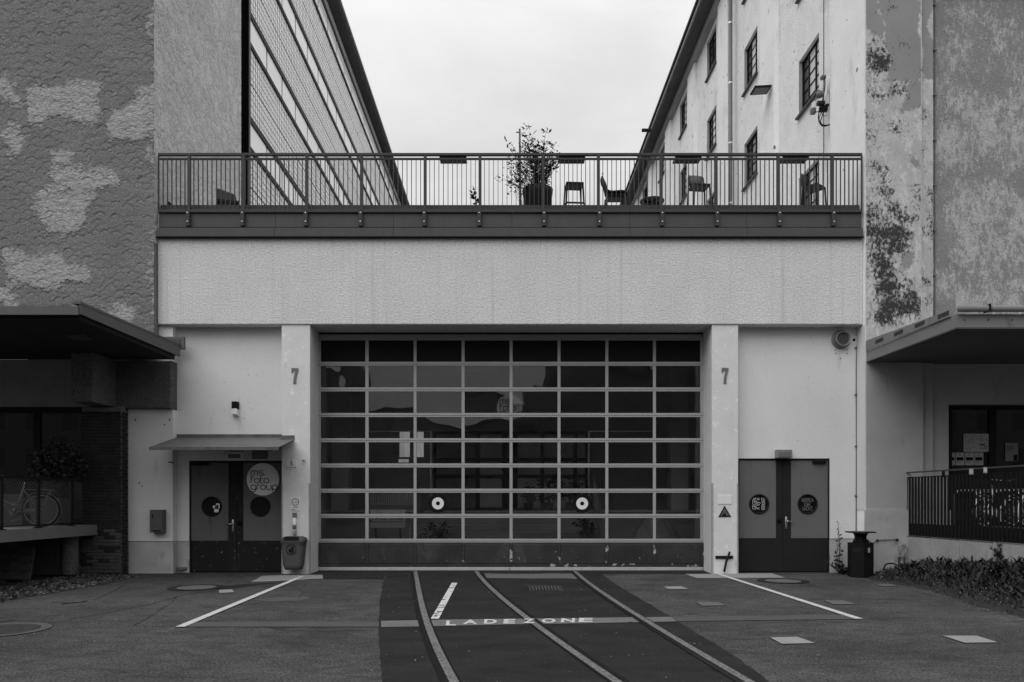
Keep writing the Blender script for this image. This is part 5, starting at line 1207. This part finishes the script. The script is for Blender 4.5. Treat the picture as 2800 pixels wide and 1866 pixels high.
# vent pipe, holes, cable
o5 = lambda x, y: (2200 + x / 3.733, 820 + y / 3.733)
c = wp(*o5(373, 408), .28); t = thing('vent_pipe', 'round vent pipe with flange high on the right wall', 'vent', c); k_ = (.28 + D) / F / 3.733
m = MB(); m.smooth = True; m.lathe([(96 * k_, .298 - c[1]), (96 * k_, .28 - c[1]), (84 * k_, .27 - c[1])], 40, c, 'y'); m.build('flange', 'galv', t)
m = MB(); m.smooth = True; m.lathe([(74 * k_, .02), (74 * k_, -.13), (66 * k_, -.13), (66 * k_, -.05)], 40, (c[0], .28, c[2]), 'y'); m.build('pipe', 'galv', t)
m = MB(); m.disc((c[0], .22, c[2]), 66 * k_, 36); m.build('vent_opening', 'black', t)
m = MB()
for k in range(-9, 10): 
    u = k * 7 * k_; hh_ = math.sqrt(max(0, (65 * k_) ** 2 - u * u)); m.box(c[0] + u - .002, c[0] + u + .002, .190, .192, c[2] - hh_, c[2] + hh_); m.box(c[0] - hh_, c[0] + hh_, .192, .194, c[2] + u - .002, c[2] + u + .002)
m.build('grille', 'frame_grey', t)
m = MB()
for x, y, r in ((505, 410, 15), (545, 408, 15), (316, 513, 6), (433, 512, 6), (317, 548, 6), (434, 550, 6), (368, 600, 6), (527, 365, 4), (95, 1285, 3), (65, 382, 4), (280, 1022, 4), (95, 1507, 3), (38, 790, 3)):
    p = wp(*o5(x, y), .298); m.lathe([(r * k_, 0), (r * k_, .004)], 14, (p[0], .2965, p[2]), 'y')
m.build('drill_holes', 'black', gb)
cbl = thing('wall_cable', 'thin cable clipped down the wall right of the right double door', 'cable', wp(*o5(528, 1495), .28)); P = [wp(*o5(605, 412), .1), wp(*o5(570, 420), .28), wp(*o5(540, 432), .285), wp(*o5(530, 490), .285), wp(*o5(528, 968), .285), wp(*o5(530, 1495), .285), wp(2341, 1440, .285), wp(2341, 1470, .28)]
m = MB(); m.smooth = True; m.tube(P, .010, 6); m.build('line', 'frame_grey', cbl)
for y in (490, 968, 1495): p = wp(*o5(528, y), .27); m = MB(); m.smooth = True; m.lathe([(.024, .03), (.024, -.01), (.015, -.02)], 12, (p[0], .27, p[2]), 'y'); m.build('clip', 'print_grey', cbl)
for y in (1356,): p = wp(2341, y, .27); m = MB(); m.smooth = True; m.lathe([(.024, .03), (.024, -.01), (.015, -.02)], 12, (p[0], .27, p[2]), 'y'); m.build('clip', 'print_grey', cbl)
# small wall wear: rust spots and nail stubs on the left side panel
m = MB()
for x, y, r in ((120, 208, 10), (403, 206, 9), (362, 246, 7), (152, 728, 9), (176, 752, 7), (487, 122, 5), (740, 200, 4), (300, 600, 4), (350, 622, 3), (1016, 292, 3), (1050, 62, 4)):
    p = wp(*z5(x, y), .098 if x < 440 else .298); m.lathe([(r * k_ * 1.1, 0), (r * k_ * .6, -.004)], 9, (p[0], p[1] - .0005, p[2]), 'y', 1, .7 + random.random() * .6)
m.build('rust_spots', 'print_grey', gb)
m = MB(); p = wp(*z5(400, 555), .0); m.tube([(p[0] - .03, .03, p[2]), (p[0] + .04, .03, p[2]), (p[0] + .05, .1, p[2] - .02)], .012, 6); p = wp(*z5(1506, 545), -.02); m.tube([(p[0] - .03, -.02, p[2] + .01), (p[0] + .02, -.02, p[2]), (p[0] + .02, .04, p[2])], .010, 6); m.build('hook_stubs', 'frame_dark', gb)

# ------------------------------------------------------------------ hexagonal ash bin
bx, by = 7.49, -.62; t = thing('ash_bin', 'black six-sided ash bin with flat roof at the right wall', 'bin', (bx, by, 0))
hexp = lambda r, z, ry=1: [(bx + r * math.cos(R(60 * k + 20)), by + r * math.sin(R(60 * k + 20)) * ry, z) for k in range(6)]
m = MB(); m.prism(hexp(.262, .01), (0, 0, .72)); m.build('body', 'black', t)
m = MB(); S = [(.16, .731), (.16, .76), (.13, .80), (.12, .86), (.14, .91), (.18, .94)]
for r, z in S: m.v += hexp(r, z)
for i in range(len(S) - 1):
    for j in range(6): j2 = (j + 1) % 6; m.f.append((i * 6 + j, i * 6 + j2, i * 6 + 6 + j2, i * 6 + 6 + j))
m.build('neck', 'black', t); m = MB(); m.prism(hexp(.315, .941), (0, 0, .025)); m.build('roof_plate', 'plastic_dark', t)
for k in (3, 4, 2):
    a0 = R(60 * k + 20); a1 = R(60 * k + 80); am = (a0 + a1) / 2; ca = Vector((bx + .2285 * math.cos(am), by + .2285 * math.sin(am), .58)); tn = Vector((-math.sin(am), math.cos(am), 0)); up = Vector((0, 0, 1))
    m = MB(); m.prism([tuple(p) for p in fillet([ca - tn * .09 - up * .055, ca + tn * .09 - up * .055, ca + tn * .09 + up * .055, ca - tn * .09 + up * .055], .04, 4, True)], tuple(Vector((math.cos(am), math.sin(am), 0)) * .004)); m.build('opening', 'rubber', t)
cs_ = wp(2200 + 530 / 3.015, 1200 + 920 / 3.015, by - .26); m = MB(); m.box(cs_[0] - .02, cs_[0] + .02, by - .27, by - .262, cs_[2] - .05, cs_[2] + .05); m.build('crumpled_paper', 'lid_light', t)

# ------------------------------------------------------------------ right dock, railing, bikes
xa, ya = 8.73, -.05; xb_, yb_ = 9.30, -6.2
def ln(u): return (xa + (xb_ - xa) * u, ya + (yb_ - ya) * u)
m = MB(); nseg = 7
dkr = thing('dock_wall', 'cast concrete dock wall under the slatted railing on the right', 'wall', (9, -3, 0))
for k in range(nseg):
    u0, u1 = k / nseg, (k + 1) / nseg; (x0, y0), (x1, y1) = ln(u0 + .001), ln(u1 - .001); m = MB(); m.prism([(x0, y0, -.2), (x1, y1, -.2), (x1 + .25, y1, -.2), (x0 + .25, y0, -.2)], (0, 0, 1.06)); m.build('wall_segment', 'concrete', dkr)
m = MB(); m.prism([(xa + .05, ya, .861), (xb_ + .05, yb_, .861), (14, yb_, .861), (14, ya, .861)], (0, 0, .20)); m.build('dock_floor', 'dock_concrete', kind='structure')
rr = thing('slatted_railing', 'dark railing of upright flat slats along the right dock', 'railing', (9, -3, .85))
ang = math.atan2(yb_ - ya, xb_ - xa); dirv = Vector((xb_ - xa, yb_ - ya, 0)).normalized(); nrm = Vector((dirv.y, -dirv.x, 0))   # towards the yard
Lr = math.hypot(xb_ - xa, yb_ - ya)
smesh = MB().box(-.031, .031, -.006, .006, .86, 2.12).mesh('slat'); smesh.materials.append(MATS['frame_dark'])
k = 0
while k * .105 < Lr:
    p = Vector((xa, ya, 0)) + dirv * (k * .105 + .03) - nrm * .03; link('slat', smesh, None, rr, loc=p, rot=(0, 0, ang)); k += 1
def lbar(off, w, z0, z1, nm, mat='frame_dark'):
    a = Vector((xa, ya, z0)) - nrm * off; b = Vector((xb_, yb_, z0)) - nrm * off; s_ = nrm * w
    m = MB(); m.prism([tuple(a + s_), tuple(b + s_), tuple(b - s_), tuple(a - s_)], (0, 0, z1 - z0)); return m.build(nm, mat, rr)
lbar(.03, .02, 2.225, 2.255, 'top_rail', 'rail_metal'); lbar(.03, .012, 2.121, 2.14, 'slat_rail'); lbar(.03, .03, .835, .859, 'bottom_rail'); lbar(.045, .006, .862, 1.13, 'edge_plate')
for u in (.004, .2, .4, .6, .8, .99):
    x0, y0 = ln(u); MB().box(x0 - .02 + .03, x0 + .02 + .03, y0 - .025, y0 + .025, 2.1, 2.224).build('post', 'frame_dark', rr)

def bike(lab, loc, rotz, frame_mat, lady=True, bright='bike_silver'):
    t = thing('bicycle', lab, 'bicycle', loc, rotz, 'parked bicycles'); r = .335; wb = 1.06
    def P(nm, fn, mat, parent=None, smooth=True):
        m = MB(); m.smooth = smooth; fn(m); return m.build(nm, mat, parent or t, local=True)
    for x in (0, wb):
        circ = lambda rad, n=40, y=0: [(x + rad * math.cos(2 * math.pi * k / n), y, r + rad * math.sin(2 * math.pi * k / n)) for k in range(n)]
        w = P('wheel', lambda m: m.tube(circ(r - .018), .018, 8, True), 'rubber'); P('rim', lambda m: m.tube(circ(r - .045), .012, 6, True), bright, w)
        def sp(m):
            for k in range(28): a = 2 * math.pi * k / 28; m.tube([(x + .02 * math.cos(a + .7), (-1) ** k * .03, r + .02 * math.sin(a + .7)), (x + (r - .05) * math.cos(a), 0, r + (r - .05) * math.sin(a))], .0014, 3, caps=False)
        P('spokes', sp, bright, w); P('hub', lambda m: m.tube([(x, -.05, r), (x, .05, r)], .022, 10), bright, w)
        P('mudguard', lambda m: m.ribbon([(x + (r + .018) * math.cos(a), 0, r + (r + .018) * math.sin(a)) for a in np.linspace(R(-15 if x == 0 else 20), R(160), 22)] if x else [(x + (r + .018) * math.cos(a), 0, r + (r + .018) * math.sin(a)) for a in np.linspace(R(35), R(205), 22)], .05, (0, 0, 1)) if False else
          [m.tube([(x + (r + .018) * math.cos(a), yy, r + (r + .018) * math.sin(a)) for a in np.linspace(R(30), R(205) if x == 0 else R(160), 20)], .006, 5) for yy in (-.018, -.006, .006, .018)], frame_mat)
    bb = (.44, 0, .29); st_ = (.29, 0, .80); hd0 = (.86, 0, .62); hd1 = (.82, 0, .84)
    def fr_(m):
        m.tube([bb, st_], .016, 10); m.tube([hd0, hd1], .019, 10)
        m.tube([bb, hd0], .018, 10)
        if lady: m.tube(fillet([(.385, 0, .47), (.55, 0, .47), (.86, 0, .70)], .25, 8), .016, 10)
        else: m.tube([(.305, 0, .74), (.83, 0, .80)], .016, 10)
        for s in (-1, 1): m.tube([bb, (.1, s * .05, r), (0, s * .055, r)], .009, 8); m.tube([(.3, 0, .74), (0, s * .055, r)], .008, 8)
    P('frame', fr_, frame_mat)
    P('fork', lambda m: [m.tube([(.865, 0, .60), (.90, s * .05, .55), (.97, s * .055, .42), (wb, s * .055, r)], .011, 8) for s in (-1, 1)], frame_mat)
    P('saddle', lambda m: m.lathe([(.02, -.02), (.10, -.015), (.12, .02), (.10, .05), (.03, .06)], 18, (.25, 0, .92), 'z', 1.25, .8), 'black')
    P('seat_post', lambda m: m.tube([st_, (.262, 0, .92)], .012, 8), 'chrome')
    P('handlebar', lambda m: (m.tube([hd1, (.80, 0, .98)], .012, 8), m.tube(fillet([(.66, -.28, 1.0), (.72, -.24, 1.02), (.84, -.08, .99), (.80, 0, .98), (.84, .08, .99), (.72, .24, 1.02), (.66, .28, 1.0)], .06, 4), .011, 8)), 'chrome')
    P('grips', lambda m: [m.tube([(.60, s * .30, .995), (.69, s * .26, 1.01)], .017, 8) for s in (-1, 1)], 'rubber')
    P('crank', lambda m: (m.tube([(.44, -.07, .29), (.47, -.075, .14)], .010, 6), m.tube([(.44, .07, .29), (.41, .075, .44)], .010, 6), m.box(.42, .52, -.14, -.08, .125, .145), m.box(.36, .46, .08, .14, .43, .45), m.lathe([(.09, -.035), (.09, -.03)], 24, (.44, 0, .29), 'y')), bright)
    P('chain_guard', lambda m: m.prism(fillet([(.55, -.045, .36), (.30, -.045, .37), (0, -.045, .365), (-.03, -.045, .30), (.3, -.045, .24), (.50, -.045, .19), (.56, -.045, .26)], .05, 4, True), (0, .006, 0)), frame_mat)
    P('rack', lambda m: (m.tube(fillet([(.24, -.06, .74), (-.20, -.06, .745), (-.24, -.05, .70)], .04, 4), .006, 6), m.tube(fillet([(.24, .06, .74), (-.20, .06, .745), (-.24, .05, .70)], .04, 4), .006, 6), m.tube([(-.2, -.06, .744), (-.2, .06, .744)], .006, 6), m.tube([(0, -.06, .744), (0, .06, .744)], .006, 6), m.tube([(-.17, -.06, .74), (0, -.06, r)], .006, 6), m.tube([(-.17, .06, .74), (0, .06, r)], .006, 6)), bright)
    P('lamp', lambda m: m.lathe([(.01, .02), (.035, 0), (.035, -.03), (.02, -.04)], 12, (.905, 0, .78), 'x'), 'chrome')
    return t
lbk = wp(112, 1442, -1.85); bike('silver step-through bicycle behind the left dock railing', (lbk[0], -1.85, 1.10), R(200), 'bike_cream_shaded', True, 'bike_shaded')
zD = 1.061
bike('bicycle with bright rims nearest the right dock railing start', (9.85, -1.05, zD), R(28), 'bike_silver', False)
bike('second bicycle half cut by the right picture edge', (10.25, -1.75, zD), R(35), 'bike_silver', True)
hb = MB(); hb.smooth = True; hb.tube(fillet([(9.55, -.55, zD), (9.55, -.55, zD + .78), (12.2, -.75, zD + .80), (12.2, -.75, zD)], .12, 6), .024, 10); tag(hb.build('bike_rack', 'rack_steel'), 'long bent tube rack behind the right railing', 'bike rack')
tag(MB().lathe([(.035, 0), (.035, .95), (.03, .98)], 14, (9.98, -2.55, zD)).build('steel_post', 'galv'), 'grey upright steel post behind the right railing', 'post')
# posters on the shop window
def poster(p0, p1, lab, draw, mat='sign_grey', grp=None):
    Y = .262; a = wp(p0[0], p1[1], Y); b = wp(p1[0], p0[1], Y); t = thing('poster', lab, 'poster', (a[0], Y, a[2]), 0, grp); MB().box(a[0], b[0], Y, Y + .002, a[2], b[2]).build('sheet', mat, t); w, h = b[0] - a[0], b[2] - a[2]
    m = MB(); draw(m, lambda u, v: (a[0] + u * w, Y - .002, a[2] + v * h), w, h); m.build('print', 'print_black', t); return t
q9 = lambda x, y: (2560 + x / 8.713, 1100 + y / 8.713)
def d1(m, L_, w, h):
    write(m, 'FEM*', L_(.63, .34), (1, 0, 0), (0, 0, 1), .26 * w, .12 * h, .03); write(m, 'tastics', L_(.79, .27), (1, 0, 0), (0, 0, 1), .18 * w, .06 * h, .03); write(m, 'PROGRAMM', L_(.62, .17), (1, 0, 0), (0, 0, 1), .28 * w, .05 * h, .01)
    for u, v, r in ((.68, .86, .022), (.55, .74, .02), (.65, .71, .015), (.72, .74, .02), (.72, .63, .02), (.9, .66, .022)): p = L_(u, v); m.disc(p, r * w, 14)
    for cx in range(6):
        for k in range(9):
            if random.random() < .6: p = L_(.05 + cx * .07, .92 - k * .09 - random.random() * .03); m.box(p[0], p[0] + .035 * w, p[1], p[1] + .001, p[2] - .03 * h, p[2])
poster(q9(652, 755), q9(1250, 1185), 'large landscape programme poster with dots on the shop window', d1)
def d2(m, L_, w, h):
    p = L_(.08, .38); q_ = L_(.9, .64); m.box(p[0], q_[0], p[1], p[1] + .001, p[2], q_[2]); m.disc(L_(.45, .88), .07 * w, 12)
    for v in (.78, .30, .25, .2): p = L_(.1, v); m.box(p[0], p[0] + .5 * w, p[1], p[1] + .001, p[2], p[2] + .012 * h)
for k, (a, b) in enumerate(((302, 445), (462, 670), (688, 898), (912, 1124))):
    poster(q9(a, 1203), q9(b, 1505), 'small notice sheet, %s of the row of four on the shop window' % ('leftmost', 'second from left', 'third from left', 'rightmost')[k], d2, 'sign_grey', 'row of notice sheets')
def d3(m, L_, w, h):
    for k, s_ in enumerate(('AFTER', 'WORK', 'PARTY')): write(m, s_, L_(.08, .76 - k * .09), (1, 0, 0), (0, 0, 1), .55 * w, .07 * h, .01)
    p = L_(.64, .02); q_ = L_(.95, .35); m.box(p[0], q_[0], p[1], p[1] + .001, p[2], q_[2])
poster(q9(1645, 972), q9(1950, 1405), 'upright event poster alone on the right shop pane', d3, 'print_grey')
for k, (x0, x1, y0, y1) in enumerate(((2650, 2662, 1282, 1298), (2689, 2699.5, 1278, 1294))):
    x, y = ln(.35 + .07 * k); a = wx(x0, y), wz(y1, y); b = wx(x1, y), wz(y0, y); t = thing('rail_tag', 'small pale tag fixed to the right railing, %s one' % ('left', 'right')[k], 'tag', (a[0], y, a[1])); MB().box(a[0], b[0], y, y + .004, a[1], b[1]).build('plate', 'sign_grey', t); m = MB(); m.disc(((a[0] + b[0]) / 2, y - .002, (a[1] + b[1]) / 2), .025, 14, 'y', .015); m.build('print', 'sign_white', t)

# ------------------------------------------------------------------ left dock: planters, shrub, timber, pallet
def trough(x0, x1, y0, y1, z0, z1, lab, mat='planter_shaded'):
    t = thing('planter', lab, 'planter', ((x0 + x1) / 2, (y0 + y1) / 2, z0)); m = MB(); i = .04
    b_ = [(x0 + i, y0 + i, z0), (x1 - i, y0 + i, z0), (x1 - i, y1 - i, z0), (x0 + i, y1 - i, z0)]; tp_ = [(x0, y0, z1), (x1, y0, z1), (x1, y1, z1), (x0, y1, z1)]
    m.add(b_ + tp_, [(3, 2, 1, 0), (0, 1, 5, 4), (1, 2, 6, 5), (2, 3, 7, 6), (3, 0, 4, 7)]); m.build('tub', mat, t)
    m = MB(); m.box(x0 - .015, x1 + .015, y0 - .015, y0 + .02, z1 - .05, z1 + .012); m.box(x0 - .015, x1 + .015, y1 - .02, y1 + .015, z1 - .05, z1 + .012); m.box(x0 - .015, x0 + .02, y0 + .021, y1 - .021, z1 - .05, z1 + .012); m.box(x1 - .02, x1 + .015, y0 + .021, y1 - .021, z1 - .05, z1 + .012); m.build('rim', mat, t)
    MB().box(x0 + .03, x1 - .03, y0 + .03, y1 - .03, z1 - .08, z1 - .03).build('soil', 'soil', t); return t
trough(-10.0, -9.35, -1.0, -.55, 1.10, 1.66, 'grey square planter holding the round shrub on the left dock'); trough(-11.6, -10.15, -.95, -.55, 1.10, 1.75, 'long pale planter trough behind the left bicycle')
xs0, ys0, zs0 = wx(157, -.78), -.78, wz(1262, -.78); t = thing('round_shrub', 'round leafy shrub standing in the grey square planter', 'shrub', (xs0, ys0, 1.6)); m = MB(); g = rng; pts = []
lobes = [(0, 0, .0, .42), (-.25, 0, -.1, .3), (.25, .05, -.15, .3), (.05, 0, .28, .26), (-.15, -.1, -.3, .3), (.3, 0, .0, .22), (-.35, .0, .08, .18), (.1, -.1, -.45, .25)]
for cx_, cy_, cz_, r_ in lobes:
    for _ in range(int(1500 * r_ ** 1.4)):
        d = g.normal(0, 1, 3); d /= np.linalg.norm(d); rad = r_ * (.35 + .85 * g.random() ** 1.2); pts.append((xs0 + cx_ + d[0] * rad, ys0 + cy_ + d[1] * rad, zs0 + cz_ + d[2] * rad))
leaves(m, pts, .075, .32, .1); m.build('crown', 'leaf_shrub', t); m = MB()
for _ in range(14): c_ = lobes[random.randrange(8)]; m.tube([(xs0 + .02, ys0, 1.58), (xs0 + c_[0] * .5, ys0 + c_[1], (1.6 + zs0 + c_[2]) / 2), (xs0 + c_[0] + rng.normal(0, .08), ys0 + c_[1], zs0 + c_[2] + .1)], [.02, .012, .005], 5)
m.build('branches', 'stem', t)
def gz(px_, py_, Y): return wp(px_, py_, Y)
tm = [(-9.75, -3.3, -.12, 0), (-9.72, -3.25, .03, 2), (-9.80, -3.35, .18, -2)]
for k, (x, y, z, a) in enumerate(tm):
    m = MB(); m.cbox(x - .9, x + .42 - .06 * k, y - .1, y + .1, z, z + .14, .008); tag(m.build('timber_beam', 'timber'), ('lowest timber beam of the stack under the left dock', 'middle timber beam of the stack under the left dock', 'top timber beam of the stack under the left dock')[k], 'beam', 'timber under the dock')
m = MB(); x, y = -9.75, -3.62; m.cbox(x - .9, x + .22, y - .1, y + .1, .0, .13, .008); tag(m.build('timber_beam', 'timber'), 'single timber beam lying in front of the stack', 'beam', 'timber under the dock')
t = thing('wooden_pallet', 'dark wooden pallet leaning under the left dock', 'pallet', (-9.9, -2.0, -.1), R(8))
for k in range(5): o_ = MB().box(-.5, .5, -.012, .012, .02 + k * .17, .12 + k * .17).build('board', 'timber', t, local=True); o_.rotation_euler = (R(-18), 0, 0)
for x in (-.42, 0, .42): o_ = MB().box(x - .05, x + .05, .013, .10, .0, .85).build('block', 'timber', t, local=True); o_.rotation_euler = (R(-18), 0, 0)

# ------------------------------------------------------------------ gravel strip, weeds
m = MB(); P_ = [(-9.0, -.46), (-8.0, -.46), (-7.85, -1.6), (-7.95, -3.2), (-8.2, -4.7), (-8.7, -6.2), (-10.4, -6.6), (-10.4, -.46)]
m.add([(x, y, .006) for x, y in dense(P_ + [P_[0]], 4)[:-1]], [tuple(range(32))]); m.build('gravel_bed', 'soil', kind='structure')
m = MB()
for _ in range(4200):
    x = rng.uniform(-9.5, -7.85); y = rng.uniform(-6.2, -.45); s_ = rng.uniform(.008, .028)
    if x > -7.9 - max(0, (-y - 2.5)) * .16 + rng.normal(0, .05): continue
    q_ = rng.normal(0, 1, (4, 3)) * s_; q_[:, 2] = np.abs(q_[:, 2]) * .7; m.add([(x + a, y + b, .007 + c_) for a, b, c_ in q_], [(0, 1, 2), (0, 2, 3), (0, 3, 1), (1, 3, 2)])
link('gravel', m.mesh('gravel', False), 'stone_bits', kind='stuff')
m = MB(); pts = [(rng.uniform(-9.2, -8.0), rng.uniform(-6, -.6), .01) for _ in range(700)]; leaves(m, pts, .06, .25, -.25); link('ground_weeds', m.mesh('w', False), 'leaf_mid', kind='stuff')
# weedy bank on the right
def edge_x(y): return 7.46 + .10 * math.sin(y * 1.7) + (max(0, -y - 4.2)) * -.22 + max(0, (y + 1.3)) * .35
gx, gy = np.meshgrid(np.linspace(0, 1, 30), np.linspace(-8.5, -.14, 60)); ex = np.vectorize(edge_x)(gy); wxl = xa + (xb_ - xa) * np.clip((gy - ya) / (yb_ - ya), 0, 1.4) + .02
XX = ex + (wxl - ex) * gx; top = np.clip(.24 + (-gy - .2) * .085, .2, .62) * np.clip((-gy - .05) / .6, .15, 1); ZZ = .004 + top * gx ** 1.15 + rng.normal(0, .008, gx.shape) * (gx > .03)
m = MB(); m.smooth = True; m.v = [(float(a), float(b), float(c_)) for a, b, c_ in zip(XX.ravel(), gy.ravel(), ZZ.ravel())]; m.f = [(i * 30 + j, i * 30 + j + 1, i * 30 + j + 31, i * 30 + j + 30) for i in range(59) for j in range(29)]
m.build('weed_bank', 'soil', kind='structure')
m = MB(); fl = MB()
def bank_pt():
    u = rng.random() ** .85; y = rng.uniform(-8.4, -.2); x0 = edge_x(y); x1 = xa + (xb_ - xa) * (y - ya) / (yb_ - ya); tz = np.clip(.24 + (-y - .2) * .085, .2, .62) * np.clip((-y - .05) / .6, .15, 1)
    return x0 + (x1 - x0) * u + rng.normal(0, .02) * (u < .06), y, .004 + tz * u ** 1.15
for k in range(46000):
    x, y, z = bank_pt(); uu = (x - edge_x(y)) / 1.4
    if uu < .12 and rng.random() < .55: continue
    l = rng.uniform(.02, .075) * (.45 + min(.8, uu * 1.3)) * (1.0 if rng.random() < .92 else 2.6); a = rng.uniform(0, 6.28); b = rng.uniform(.1, .8); w = l * rng.uniform(.05, .15)
    d = Vector((math.cos(a) * b, math.sin(a) * b, 1)).normalized(); s_ = Vector((-math.sin(a), math.cos(a), 0)) * w; p = Vector((x, y, z - .01)); bend = Vector((math.cos(a), math.sin(a), -.4)) * l * .35
    i = len(m.v); mid = p + d * l * .55; m.v += [tuple(p - s_ * .3), tuple(p + s_ * .3), tuple(mid + s_), tuple(mid - s_), tuple(p + d * l + bend)]; m.f += [(i, i + 1, i + 2, i + 3), (i + 3, i + 2, i + 4)]
for k in range(240):
    x, y, z = bank_pt(); s_ = rng.uniform(.006, .014); fl.disc((x, y - .02, z + rng.uniform(.04, .1)), s_, 6, 'y' if rng.random() < .5 else 'z')
for k in range(260):
    y = rng.uniform(-8, -.5); x = edge_x(y) - abs(rng.normal(0, .12)); s_ = rng.uniform(.005, .015); fl.disc((x, y, .012), s_, 5, 'z')
link('weeds', m.mesh('weeds', False), 'leaf_mid', kind='stuff'); link('daisies', fl.mesh('daisies', False), 'lid_light', kind='stuff')
def weed(px_, Y, h, n, lab, spread=.12, lean=0, z=0):
    x = wx(px_, Y); t = thing('tall_weed', lab, 'weed', (x, Y, z), 0, 'weeds along the walls'); s_ = MB(); f_ = MB()
    for k in range(n):
        e = (x + rng.normal(lean, spread), Y + rng.normal(0, .05), z + h * rng.uniform(.6, 1)); md = ((x + e[0]) / 2 + rng.normal(0, .02), Y, z + (e[2] - z) * .5); s_.tube([(x, Y, z), md, e], [.007, .005, .002], 4, caps=False)
        for u in np.linspace(.12, 1, 9): p = Vector((x, Y, z)).lerp(Vector(md), min(1, u * 2)) if u < .5 else Vector(md).lerp(Vector(e), u * 2 - 1); leaves(f_, [tuple(p + Vector(rng.normal(0, .012, 3))) for _ in range(3 if u < .55 else 2)], .11 * (1.15 - u * .75), .24, .0)
    s_.build('stems', 'stem', t); f_.build('foliage', 'leaf_mid', t)
weed(2292, .12, 1.25, 3, 'tall thin weed against the wall left of the ash bin', .05); weed(2310, -.1, .35, 6, 'low leafy weed between the wall and the ash bin', .14)
weed(2650, -1.9, .55, 5, 'wispy weed against the dock wall under the slatted railing, nearer the ash bin', .2, 0, .40); weed(2740, -2.9, .5, 5, 'wispy weed against the dock wall near the right picture edge', .2, 0, .48)
# tap with hose by the base course
t = thing('water_tap', 'old pipe tap with hose low on the wall beside the dock', 'tap', wp(2468, 1540, -.2)); c = wp(2468, 1508, -.2); m = MB(); m.smooth = True
m.tube([(c[0] - .05, -.12, .2), (c[0] - .05, -.2, .55), (c[0] - .05, -.13, .62)], .022, 8); m.tube([(c[0] + .07, -.12, .2), (c[0] + .07, -.2, .62)], .018, 8); m.tube([(c[0] - .12, -.2, .40), (c[0] + .09, -.2, .40)], .015, 8); m.lathe([(.03, -.02), (.05, 0), (.03, .02)], 12, (c[0] + .02, -.22, .66)); m.build('pipes', 'galv', t)
m = MB(); m.smooth = True; m.tube(fillet([(c[0] - .5, -.35, .12), (c[0] - .45, -.35, .25), (c[0] - .25, -.3, .27), (c[0] - .05, -.22, .16)], .15, 6), .016, 8); m.build('hose', 'black', t)
m = MB(); m.smooth = True; a = [wp(2200 + x / 3.015, 1200 + y / 3.015, YP - .06) for x, y in ((475, 835), (520, 840), (560, 862), (600, 838), (700, 834), (765, 832))]; m.tube(a, .008, 6)
for p in (a[1], a[3], a[5]): m.lathe([(.025, -.02), (.025, .02)], 8, p)
tag(m.build('wall_hose', 'frame_dark'), 'thin horizontal cable with clips low on the wall right of the ash bin', 'cable')

# ------------------------------------------------------------------ buildings across the yard, seen only in the gate's panes
for x0, x1, h, lab in ((-60, -15, 17, 'tall block across the yard mirrored in the left gate panes'), (-15, 2.5, 9.0, 'lower block across the yard mirrored in the middle gate panes'), (2.5, 60, 16, 'tall block across the yard mirrored in the right gate panes')):
    t = thing('opposite_building', lab, 'building', ((x0 + x1) / 2, -52, 0)); MB().box(x0, x1, -60, -50, 0, h).build('wall', 'far_block', t)
    MB().box(x0 - .0, x1, -60.2, -49.7, h + .001, h + .4).build('roof', 'roof_dark', t)
    for k in range(int((x1 - x0) / 3.2)):
        for z in np.arange(1.5, h - 2.2, 3.2): MB().box(x0 + 1 + k * 3.2, x0 + 2.4 + k * 3.2, -50.05, -49.99, z, z + 1.6).build('window', 'pane_dark', t)
